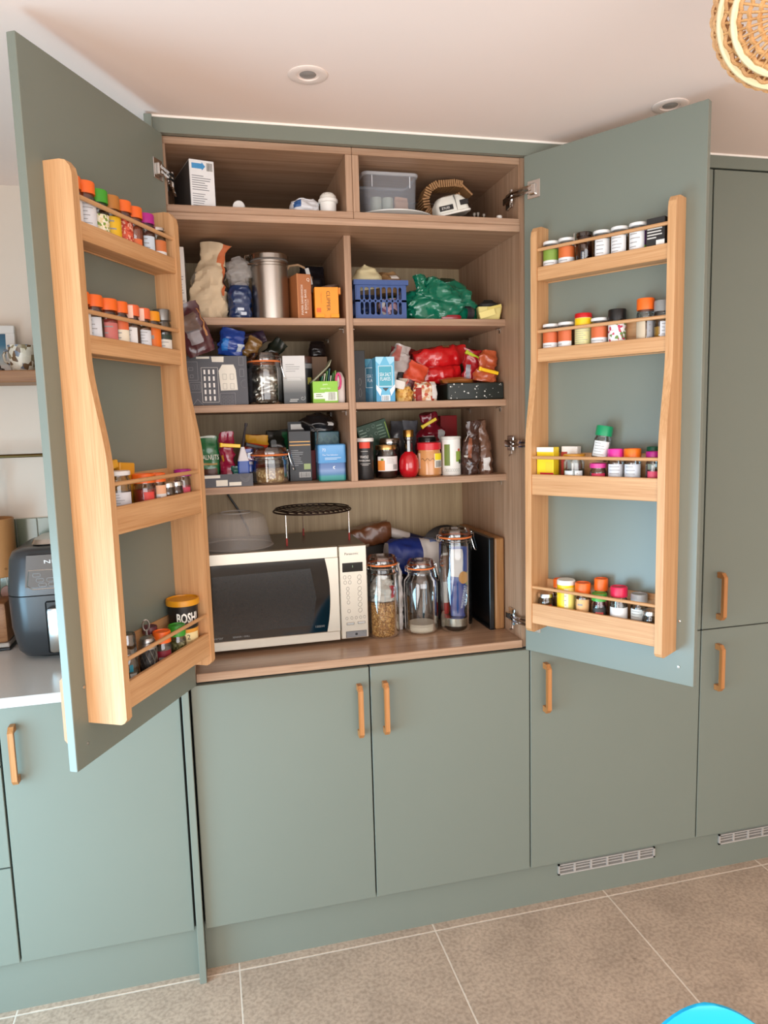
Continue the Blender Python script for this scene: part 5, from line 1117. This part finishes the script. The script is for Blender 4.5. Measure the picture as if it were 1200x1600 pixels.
mk('navy_canister', G().lathe([(0, 0), (.026, 0), (.0275, .003), (.0275, .012), (.026, .014), (0, .0145)], 36, Ro(rad(90), 'X')), P('#1d2350', .35), None, (.4505, .255, S3 + .0278), label='round navy blue canister end behind the bronze bag', cat='canister')
# ================================================================== base board: microwave and tall jars
def microwave():
    t = thing('microwave', 'stainless steel microwave oven on the larder base board', 'microwave', (-.2195, .155, S0))
    BS = METAL('#bfb8aa', .34)
    W0, W1, D, Z0, Z1 = -.2555, .2555, .33, .012, .302
    xs = .167
    mk('casing', G().box(W0, W1, .022, D, Z0, Z1 - .001, .002), P('#6f6c68', .35, .6), t, smooth=0)
    for x in (W0 + .04, W1 - .04):
        for y in (.05, D - .05): mk('foot', G().lathe([(0, 0), (.012, 0), (.014, .012), (0, .012)], 14), BLACK, t, (x, y, 0))
    wz0, wz1 = .041, .268
    d = mk('oven_door', G().box(W0, xs - .001, .0, .021, Z0, wz0, .0015).box(W0, xs - .001, 0, .021, wz1, Z1, .0015).box(W0, W0 + .02, 0, .021, wz0, wz1).prism([(xs - .001, wz0), (xs - .001, wz1)] + [(xs - .028 - .013 * (2 * q / 12 - 1) ** 2, wz1 + (wz0 - wz1) * q / 12) for q in range(13)], 0, .021, 'y'), BS, t, smooth=0, label='brushed steel door surround')
    win = [(W0 + .019, wz0 - .001), (W0 + .019, wz1 + .001)] + [(xs - .0275 - .013 * (2 * q / 12 - 1) ** 2, wz1 + (wz0 - wz1) * q / 12) for q in range(13)]
    win[2] = (win[2][0], wz1 + .001); win[-1] = (win[-1][0], wz0 - .001)
    mk('window', G().prism(win, .0025, .02, 'y'), P('#08090a', .06, 0, .02, 10, 0, .6), d, smooth=0, label='black glass door window')
    mk('inner_screen', G().prism([(W0 + .05, .062), (W0 + .05, .235), (xs - .085, .24), (xs - .07, .15), (xs - .085, .066)], .0018, .0024, 'y'), P('#1d2022', .12, 0, .1, 400), d, smooth=0)
    mk('lettering', G().text('Inverter', .0075, None, Tr(W0 + .055, .0023, .052)).text('SENSOR / GRILL', .005, None, Tr(W0 + .125, .0023, .051)), P('#8d9090', .4), d, smooth=0)
    mk('lettering', G().text('1000W', .007, None, Tr(xs - .062, .0017, .060)), P('#6d7070', .4), d, smooth=0)
    mk('control_panel', G().box(xs + .001, W1, .0, .022, Z0, Z1, .003), BS, t, smooth=0)
    def q(X, Y): return (xs + (X - 985) * .0885 / 205, Z1 - (Y - 402 + (X - 985) * .075) * .29 / 608)
    mk('brand_lettering', G().text('Panasonic', None, .042, Tr(q(1080, 447)[0], -.0003, q(1080, 447)[1])), P('#3a3936', .5), t, smooth=0)
    x0, z0 = q(1012, 570); x1, z1 = q(1158, 500)
    dsp = mk('display', G().box(x0, x1, -.001, .001, z0, z1, .0004), P('#0a0d0a', .1), t, smooth=0)
    mk('digit', G().box((x0 + x1) / 2 - .0006, (x0 + x1) / 2 + .0006, -.0013, -.001, (z0 + z1) / 2 - .001, (z0 + z1) / 2 + .006), P('#8fae8a', .4), dsp, smooth=0)
    BT = METAL('#8d8a85', .4)
    def ring(X, Y, rx, rz, tilt=0):
        x, z = q(X, Y); pts = []
        for k in range(18):
            a = 2 * PI * k / 18; dx, dz = rx * math.cos(a), rz * math.sin(a)
            pts.append((x + dx * math.cos(tilt) - dz * math.sin(tilt), -.0003, z + dx * math.sin(tilt) + dz * math.cos(tilt)))
        mk('button', G().tube(pts, .0007, 5, True), BT, t)
    for X_, Y_ in ((1027, 602), (1061, 601), (1029, 636), (1062, 634), (1046, 676), (1046, 704), (1047, 733), (1048, 765), (1050, 822)): ring(X_, Y_, .0045, .0055)
    for Y_ in (598, 630, 674, 706, 742, 778, 815):
        ring(1131, Y_, .0058, .0068, rad(-25)); 
    for X_, Y_ in ((1033, 870), (1068, 867), (1100, 865), (1131, 862), (1160, 859)): ring(X_, Y_, .0036, .0045)
    for X_, Y_ in ((1056, 903), (1136, 895)):
        x, z = q(X_, Y_); mk('button', G().box(x - .012, x + .012, -.003, .001, z - .0045, z + .0045, .0015), METAL('#d5d2cb', .25), t, smooth=0)
    x0, z0 = q(1022, 998); x1, z1 = q(1172, 944)
    b = mk('door_button', G().box(x0, x1, -.003, .001, z0, z1, .001), METAL('#86888a', .25), t, smooth=0)
    mk('button_dimple', G().lathe([(0, 0), (.004, 0), (.0035, .0008), (0, .0008)], 14, Tr((x0 + x1) / 2, -.003, (z0 + z1) / 2) @ Ro(rad(90), 'X')), BLACK, b)
    return t
microwave()
MT = S0 + .3012
# clear dome cover
t = thing('microwave_cover', 'smoky clear plastic dome cover on top of the microwave', 'cover', (-.345, .295, MT))
mk('dome', G().lathe([(.108, 0), (.109, .004), (.104, .022), (.096, .070), (.088, .092), (.074, .101), (.0, .102)], 56, cap=False), FROST('#d8d2cc', .24), t)
mk('rim', G().lathe([(.106, .0), (.113, .0), (.114, .003), (.107, .005)], 56, cap=False), FROST('#d0cac4', .4), t)
mk('top_grip', G().lathe([(.046, .1025), (.048, .106), (.044, .107), (.040, .104)], 40, cap=False), FROST('#d8d2cc', .45), t)
# wire grill stand
t = thing('grill_stand', 'round dark wire grill rack on three red-tipped legs above microwave', 'rack', (-.105, .30, MT), (0, 0, rad(18)))
DK = P('#33251f', .35, .5); R_ = .122; ZT = .098
mk('rim_ring', G().tube([(R_ * math.cos(2 * PI * k / 48), R_ * math.sin(2 * PI * k / 48), ZT) for k in range(48)], .0028, 7, True).tube([((R_ - .006) * math.cos(2 * PI * k / 48), (R_ - .006) * math.sin(2 * PI * k / 48), ZT + .007) for k in range(48)], .0022, 7, True), DK, t)
for k in range(-6, 7):
    x = k * .0175; y = math.sqrt(max(0, (R_ - .004) ** 2 - x * x))
    mk('wire', G().tube([(x, -y, ZT + .0035), (x, y, ZT + .0035)], .0019, 6), DK, t)
for a in (200, 322, 80):
    x, y = .116 * math.cos(rad(a)), .116 * math.sin(rad(a))
    l = mk('leg', G().tube([(x * .93, y * .93, ZT), (x, y, ZT - .004), (x, y, .012)], .0019, 7), METAL('#c9c3bc', .25), t)
    mk('red_tip', G().lathe([(0, 0), (.0032, 0), (.0032, .020), (.0022, .024)], 10, Tr(x, y, 0)), P('#8e241c', .5), l)
# jars
GRAIN = SPECK(('#a9743c', '#c08a4c', '#8a5a2a', '#d0a264', '#94652f'), 260, .75, .8)
RICE = P('#f2e4cb', .8, 0, .12, 300, .4)
kilner('tall clip-top jar half full of brown rice beside the microwave', (.093, .203, S0), .104, .258, neck=.86, shoulder=.10, contents=(GRAIN, .48), clipdir=rad(30))
bag('clear_packet', 'clear white packet with red print inside the brown rice jar', 'packet', (.094, .203, S0 + .115), (0, 0, 0), [(0, .034, .034), (.4, .036, .034), (.75, .026, .024), (1, .012, .01)], .075, P('#c9c3bd', .35, 0, .1), [('red_print', P('#b8243a', .4), .15, .6, 15, 70)], crumple=.016, seed=91, freq=40)
kilner('tall rounded clip-top jar with a little white rice, middle jar', (.2205, .207, S0), .108, .236, neck=.76, shoulder=.16, contents=(RICE, .13), clipdir=rad(8), glass=GLASS('#e8ebec', .12, .95, .05))
kilner('tallest clip-top jar holding blue cracker packets, beside black tray', (.332, .192, S0), .105, .330, neck=.93, shoulder=.05, clipdir=rad(5))
mk('steel_tin', G().lathe([(.044, .0), (.0465, .001), (.0465, .026), (.044, .027), (0, .027)], 40), METAL('#c9c4ba', .25), None, (.332, .192, S0 + .018), label='bright steel tin at the bottom of the tallest jar', cat='tin')
t = bag('cracker_packet', 'blue cracker packet with biscuit picture inside the tallest jar', 'packet', (.335, .181, S0 + .046), (0, rad(2), rad(-6)), [(0, .022, .012), (.3, .028, .016), (.6, .031, .018), (.85, .031, .014), (1, .029, .006)], .225, FOIL('#1d3f8c', .3), [('white_top', P('#ddd3d2', .4), .58, .98, 290, 372), ('green_print', P('#8f9c5a', .4), .46, .66, 28, 50)], crumple=.004, seed=92)
mk('biscuit_print', G().prism([(.010 + .015 * math.cos(2 * PI * k / 20), .128 + .02 * math.sin(2 * PI * k / 20)) for k in range(20)], -.0215, -.0205, 'y'), P('#c48a48', .5), t, smooth=0)
mk('lettering', G().text('WHOLEWHEAT', .008, .075, Tr(.012, -.019, .065) @ Ro(rad(-82), 'Y')).text('CRACKERS', .008, .06, Tr(.022, -.017, .066) @ Ro(rad(-82), 'Y')), P('#dfe4ee', .4), t, smooth=0)
bag('white_red_packet', 'white and red packet behind crackers in the tallest jar', 'packet', (.303, .214, S0 + .046), (0, 0, 0), pillow(.012, .009), .20, P('#d8d2cc', .4), [('red_band', P('#a3181c', .4), .0, .18, 0, 359), ('brown_band', P('#8a6a58', .4), .55, .95, 300, 420)], crumple=.004, seed=93)
# things behind the jars
bag('bread_packet', 'brown bread in clear packet behind the microwave corner', 'packet', (.02, .452, S0 + .268), (rad(0), rad(80), 0), [(0, .022, .028), (.2, .032, .04), (.6, .036, .042), (.9, .034, .04), (1, .030, .03)], .165, P('#6a3f25', .35, 0, .3, 50, 0, .5, .4), [('clear_front', P('#a8937f', .25), .05, .45, 20, 130)], crumple=.007, seed=94, power=4.5)
mk('dark_carton', G().box(-.06, .12, -.03, .04, 0, .25, .004), P('#3a332e', .6), None, (.1, .485, S0), smooth=0, label='dark carton standing at the back behind the brown rice jar', cat='carton')
bag('flour_bag', 'blue and white paper flour bag lying behind the glass jars', 'bag', (.345, .36, S0 + .205), (0, rad(-84), rad(4)), [(0, .050, .040), (.12, .058, .05), (.5, .060, .052), (.85, .055, .048), (1, .045, .03)], .205, P('#d5cfca', .6), [('blue_wrap', P('#15296e', .5), .48, 1., 0, 359), ('blue_print', P('#6f84b8', .5), .18, .3, 60, 110)], crumple=.010, seed=95, freq=22)
mk('crate', G().box(-.125, .125, -.06, .06, 0, .14, .004), P('#2a2422', .6), None, (.262, .37, S0), smooth=0, label='dark low box carrying the flour bag behind the jars', cat='box')
t = thing('film_roll', 'white and navy roll of kitchen film lying behind the flour bag', 'roll', (.262, .452, S0 + .262), (0, rad(109), 0))
mk('white_end', G().lathe([(0, -.11), (.016, -.11), (.017, -.108), (.017, -.01)], 24), P('#cfc6c0', .4), t)
mk('navy_end', G().lathe([(.0172, -.012), (.0172, .108), (.016, .11), (0, .11)], 24), P('#1a2148', .4), t)
bag('white_carrier_bag', 'crumpled white plastic bag wedged between the two front jars', 'bag', (.158, .262, S0), (0, 0, 0), [(0, .010, .02), (.1, .013, .026), (.5, .013, .026), (.8, .012, .022), (1, .009, .01)], .215, P('#d9d3ce', .4, 0, .1), crumple=.010, seed=96, freq=36)
mk('black_pan', G().lathe([(.092, 0), (.094, .004), (.07, .016), (.03, .022), (0, .023)], 40, Ro(rad(90), 'X')), P('#161414', .35), None, (.398, .50, S0 + .2), label='round black pan upright behind the tallest jar', cat='pan')
mk('black_board', G().box(-.05, .05, -.006, .006, 0, .112, .002), P('#1d1a1a', .5), None, (.398, .507, S0), smooth=0, label='black board standing at the back behind the tallest jar', cat='board')
t = thing('baking_tray', 'black baking tray on edge beside the wooden chopping board', 'tray', (.436, .140, S0), (0, 0, 0))
mk('tray_base', G().box(.004, .0075, .004, .30, .002, .294, .001), P('#111112', .3), t, smooth=0)
mk('tray_rim', G().box(-.008, .0075, 0, .005, 0, .297, .002).box(-.008, .0075, .299, .304, 0, .297, .002).box(-.008, .0075, .0, .304, 0, .004).box(-.008, .0075, .0, .304, .293, .297), P('#151516', .3), t, smooth=0)
t = thing('chopping_board', 'thick wooden chopping board on edge against the larder side', 'chopping board', (.4625, .137, S0))
mk('board_slab', G().box(-.0155, .0155, 0, .34, 0, .296, .004), WOOD('#b07f4c', '#7d522c', 'z', .5, .8, 10), t, smooth=0)
mk('power_cable', G().tube([(-.375, .515, 1.371), (-.355, .51, 1.33), (-.325, .51, 1.28), (-.30, .505, 1.22), (-.29, .50, 1.17)], .0035, 8), BLACK, None, label='black power cable dropping behind the microwave', cat='cable')

# ================================================================== left worktop and wall
SPL = P('#7d8570', .22, 0, .07, 6, 0, .5, .3)
tl = None
sp_root = struct('trim_4', G().box(-1.62, -.523, BACK - .006, BACK, .895, 1.282), P('#c9c7ba', .8), 'sage green tiled splashback behind the worktop')
for i in range(22):
    for j, (z0, z1) in enumerate(((.8965, 1.0205), (1.0235, 1.2805))):
        x0 = -.589 - i * .064
        if x0 < -1.62: continue
        if (j, 'm') not in MATS:
            o = mk('tile', G().box(0, .0615, -.005, 0, z0, z1, .001), SPL, sp_root, (x0, BACK - .006, 0), smooth=0); MATS[(j, 'm')] = o.data
        else:
            o = bpy.data.objects.new('tile', MATS[(j, 'm')]); COL.objects.link(o); o.parent = sp_root; o.location = (x0, BACK - .006, 0)
mk('wall_shelf', G().box(-1.62, -.525, .43, BACK - .001, 1.711, 1.747, .003), WOOD('#a87850', '#7c5232', 'x', .5, .8, 12), None, smooth=0, label='thick wooden wall shelf high on the left wall', cat='shelf')
t = thing('picture_frame', 'white picture frame with blue seascape photo on the wall shelf', 'picture frame', (-1.095, .555, 1.7475), (rad(-7), 0, 0))
g = G().box(-.11, .11, 0, .018, 0, .026, .002).box(-.11, .11, 0, .018, .124, .150, .002).box(-.11, -.084, 0, .018, .026, .124).box(.084, .11, 0, .018, .026, .124)
mk('frame', g, P('#dcd8d2', .4), t, smooth=0)
mk('photo_print', G().box(-.085, .085, .008, .010, .025, .125), GRAD([(.02, '#cfcfc6'), (.055, '#8fa6b0'), (.09, '#2f6a86'), (.13, '#27506a')]), t, smooth=0)
t = thing('floral_mug', 'cream mug with brown and blue floral pattern on the wall shelf', 'mug', (-.953, .498, 1.7475), (0, 0, rad(-20)))
MUGM = SPECK(('#d9d0be', '#cfc6b4', '#d9d0be', '#8a7a5c', '#c9bfa8', '#6b7480', '#d6ccb8', '#6a5038'), 70, .25, .0)
mk('cup', G().lathe([(0, .002), (.028, 0), (.033, .006), (.036, .03), (.039, .078), (.0365, .079), (.033, .03), (.028, .008), (0, .008)], 36), MUGM, t)
mk('handle', G().tube([(-.036, 0, .064), (-.052, 0, .066), (-.06, 0, .05), (-.056, 0, .032), (-.036, 0, .022)], .0045, 8), MUGM, t)
t = thing('brown_ornament', 'small dark brown arched ornament beside the floral mug', 'ornament', (-1.032, .475, 1.7475))
mk('base', G().box(-.04, .03, -.014, .014, 0, .008, .002), P('#2f1d14', .4), t, smooth=0)
mk('arch', G().tube([(.024 * math.cos(a) - .006, 0, .006 + .03 * math.sin(a)) for a in [PI * k / 14 for k in range(15)]], .0055, 8), P('#3a2418', .35), t)
mk('utensil_rail', G().tube([(-1.6, .56, 1.488), (-.53, .56, 1.488)], .006, 10).tube([(-.62, .56, 1.488), (-.62, .613, 1.488)], .005, 8).tube([(-1.5, .56, 1.488), (-1.5, .613, 1.488)], .005, 8), METAL('#5a4a2c', .35), None, label='dark brass utensil rail on the wall below the shelf', cat='rail')
t = thing('hanging_utensil', 'black utensil with looped handle hanging at the left frame edge', 'utensil', (-1.078, .545, 1.30))
mk('handle_loop', G().tube([(.012 * math.cos(a), 0, .118 + .022 * math.sin(a)) for a in [2 * PI * k / 20 for k in range(20)]], .0035, 7, True), BLACK, t)
mk('shaft', G().tube([(0, 0, .10), (0, 0, -.06)], .004, 8), METAL('#7a7a78', .3), t)
mk('hook', G().tube([(0, 0, .14), (0, .004, .165), (0, .014, .196)], .002, 6), METAL('#5a4a2c', .35), t)
t = thing('leather_utensil_pot', 'tan cylindrical hanging pot on the wall left of the air fryer', 'pot', (-1.085, .520, 1.113))
mk('body', G().lathe([(0, 0), (.057, 0), (.060, .003), (.060, .182), (.0575, .183), (.0565, .01), (0, .01)], 40), P('#b57f4c', .5, 0, .06, 30), t)
mk('stamped_mark', G().tube([(.0604 * math.sin(a), -.0604 * math.cos(a), .028 + .003 * math.sin(k * 1.26)) for k in range(6) for a in [rad(38 + 3 * math.cos(k * 1.26))]], .0006, 4, True), P('#5c3a1e', .5), t)
t = thing('wooden_tag', 'round brown wooden tag on a string below the tan pot', 'tag', (-1.060, .520, 1.058))
mk('disc', G().lathe([(0, -.004), (.020, -.004), (.021, -.002), (.021, .002), (.020, .004), (0, .004)], 28, Ro(rad(90), 'X')), P('#7a4424', .45), t)
mk('pale_inlay', G().lathe([(0, -.0052), (.007, -.0052), (.007, -.0038), (0, -.0038)], 18, Tr(.003, 0, -.006) @ Ro(rad(-90), 'X') @ Ro(PI, 'X')), P('#cdb79a', .5), t)
mk('string', G().tube([(0, 0, .02), (-.001, 0, .055)], .001, 5), P('#c9bda8', .7), t)
t = thing('bread_bin', 'wooden bread bin with dark base on the worktop, left edge', 'bread bin', (-1.17, .42, .8955))
mk('wooden_front', G().box(-.17, .125, 0, .17, .022, .150, .012), WOOD('#a9774e', '#7a4c2c', 'x', .45, .8, 9), t, smooth=35)
mk('pale_band', G().box(-.17, .127, -.002, .168, .009, .023, .003), P('#b3a497', .45), t, smooth=0)
mk('dark_base', G().box(-.172, .13, -.004, .168, 0, .010, .003), P('#201c1a', .4), t, smooth=0)
# air fryer
def air_fryer():
    t = thing('air_fryer', 'dark grey air fryer with black control panel, behind the open left door', 'air fryer', (-.862, .42, .8955))
    GY = P('#3c3e40', .3, .25)
    mk('lower_body', loft(G(), [rr_ring(.118, .135, .05, .012), rr_ring(.130, .15, .055, .03), rr_ring(.142, .16, .06, .10), rr_ring(.144, .162, .06, .196)]), GY, t, smooth=40)
    mk('upper_body', loft(G(), [rr_ring(.144, .162, .06, .199), rr_ring(.144, .162, .06, .21), rr_ring(.136, .155, .06, .30), rr_ring(.128, .146, .058, .322), rr_ring(.11, .128, .05, .332)]), P('#454749', .28, .3), t, smooth=40)
    mk('base', loft(G(), [rr_ring(.09, .105, .04, 0), rr_ring(.105, .12, .045, .008), rr_ring(.112, .128, .045, .014)]), BLACK, t, smooth=40)
    mk('top_cap', loft(G(), [rr_ring(.075, .085, .03, .331), rr_ring(.08, .09, .03, .336), rr_ring(.074, .084, .03, .349)]), METAL('#b9b6b0', .3), t, smooth=40)
    y = -.1605
    pn = mk('control_panel', G().prism([(-.075, .316), (.075, .316), (.085, .225), (.070, .212), (-.070, .212), (-.085, .225)], -.010, .004, 'y', Tr(0, -.151, 0)), P('#0d0e10', .12), t, smooth=0)
    pts = [(-.072, .272), (-.080, .228), (-.066, .217), (.066, .217), (.080, .228), (.072, .272)]
    mk('silver_outline', G().tube([(a, y - .0008, b) for a, b in pts], .0018, 6, True), METAL('#cfcfcc', .25), pn)
    for (a, b) in ((-.052, .258), (-.044, .243), (-.038, .229), (-.016, .243), (-.012, .229), (.02, .243), (.05, .243)):
        mk('button', G().tube([(a + .010 * c, y - .0008, b + .005 * s) for c, s in ((1, .4), (.8, 1), (-.8, 1), (-1, .4), (-1, -.4), (-.8, -1), (.8, -1), (1, -.4))], .0006, 5, True), P('#9a9b9c', .4), pn)
    mk('lettering', G().text('NINJA', .013, .07, Tr(.006, y - .0006, .294)), P('#f0f0ee', .4), pn, smooth=0)
    h = mk('drawer_handle', G().box(-.03, .03, -.028, 0, .03, .165, .010, Tr(0, -.16, 0)), METAL('#bdbab4', .22), t, smooth=35)
    mk('handle_recess', G().box(-.036, .036, -.004, 0, .025, .18, .004, Tr(0, -.16, 0)), BLACK, t, smooth=35)
    g = G()
    for k in range(9): mk('side_vent', G().box(-.001, .001, -.03, .03, -.004, .004, 0, Tr(-.1425, 0, .225 + k * .0095)), P('#5f6163', .4), t, smooth=0)
air_fryer()

# ================================================================== blue chair in front
def chair():
    t = thing('plastic_chair', 'bright cyan-blue moulded plastic chair at bottom right corner', 'chair', (.170, -1.34, 0), (0, 0, rad(166.5)))
    CY = P('#12aee0', .35, 0, .02)
    def shell_pt(v, s):        # v 0 front edge of seat .. 1 top of back; s -1..1 across
        if v < .5:
            q = v / .5; hw = .19 + .02 * math.sin(q * PI); y = .22 - .36 * q; z = .43 - .015 * math.sin(q * PI)
            return (s * hw, y, z + .03 * abs(s) ** 2.5 * (.4 + q))
        q = (v - .5) / .5; ph = .1721 + (PI / 2 - .1721) * q; zz = .3515 + .40 * math.sin(ph)
        hw = .172 * math.cos(ph) + .02 * (1 - q) * q * 0 + .02 * (1 - q)
        y = -.14 - .022 * q
        return (s * hw, y + .035 * (s * hw / .19) ** 2, zz + (.03 * abs(s) ** 2.5 * 1.4) * (1 - q) ** 3)
    nv, ns = 44, 22; g = G(); vs = []
    for sgn in (0, 1):
        for j in range(nv + 1):
            v = j / nv; v = 1 - (1 - v) ** 1.6 if v > .5 and False else v
            for i in range(ns + 1):
                x, y, z = shell_pt(v, -1 + 2 * i / ns)
                vs.append((x, y - (.006 if sgn else 0) * (1 if v >= .5 else 0), z - (.006 if sgn else 0) * (1 if v < .5 else .15)))
    f = []; k = ns + 1; o = (nv + 1) * k
    for j in range(nv):
        for i in range(ns):
            f.append((j * k + i, j * k + i + 1, (j + 1) * k + i + 1, (j + 1) * k + i)); f.append((o + j * k + i, o + (j + 1) * k + i, o + (j + 1) * k + i + 1, o + j * k + i + 1))
    for j in range(nv):
        for i in (0, ns): f.append((j * k + i, (j + 1) * k + i, o + (j + 1) * k + i, o + j * k + i))
    for i in range(ns):
        for j in (0, nv): f.append((j * k + i, j * k + i + 1, o + j * k + i + 1, o + j * k + i))
    mk('seat_shell', g.add(vs, f), CY, t, smooth=60)
    LG = WOOD('#c99a66', '#a8763f', 'z')
    for x in (-1, 1):
        for y0, y1 in ((.15, .20), (-.10, -.16)):
            mk('leg', G().tube([(x * .11, y0, .412), (x * .19, y1, 0)], [.014, .009], 10), LG, t)
    mk('crossbar', G().tube([(-.12, .145, .40), (.12, .145, .40)], .007, 8), METAL('#3a3a3a', .4), t)
    mk('crossbar', G().tube([(-.12, -.095, .40), (.12, -.095, .40)], .007, 8), METAL('#3a3a3a', .4), t)
chair()
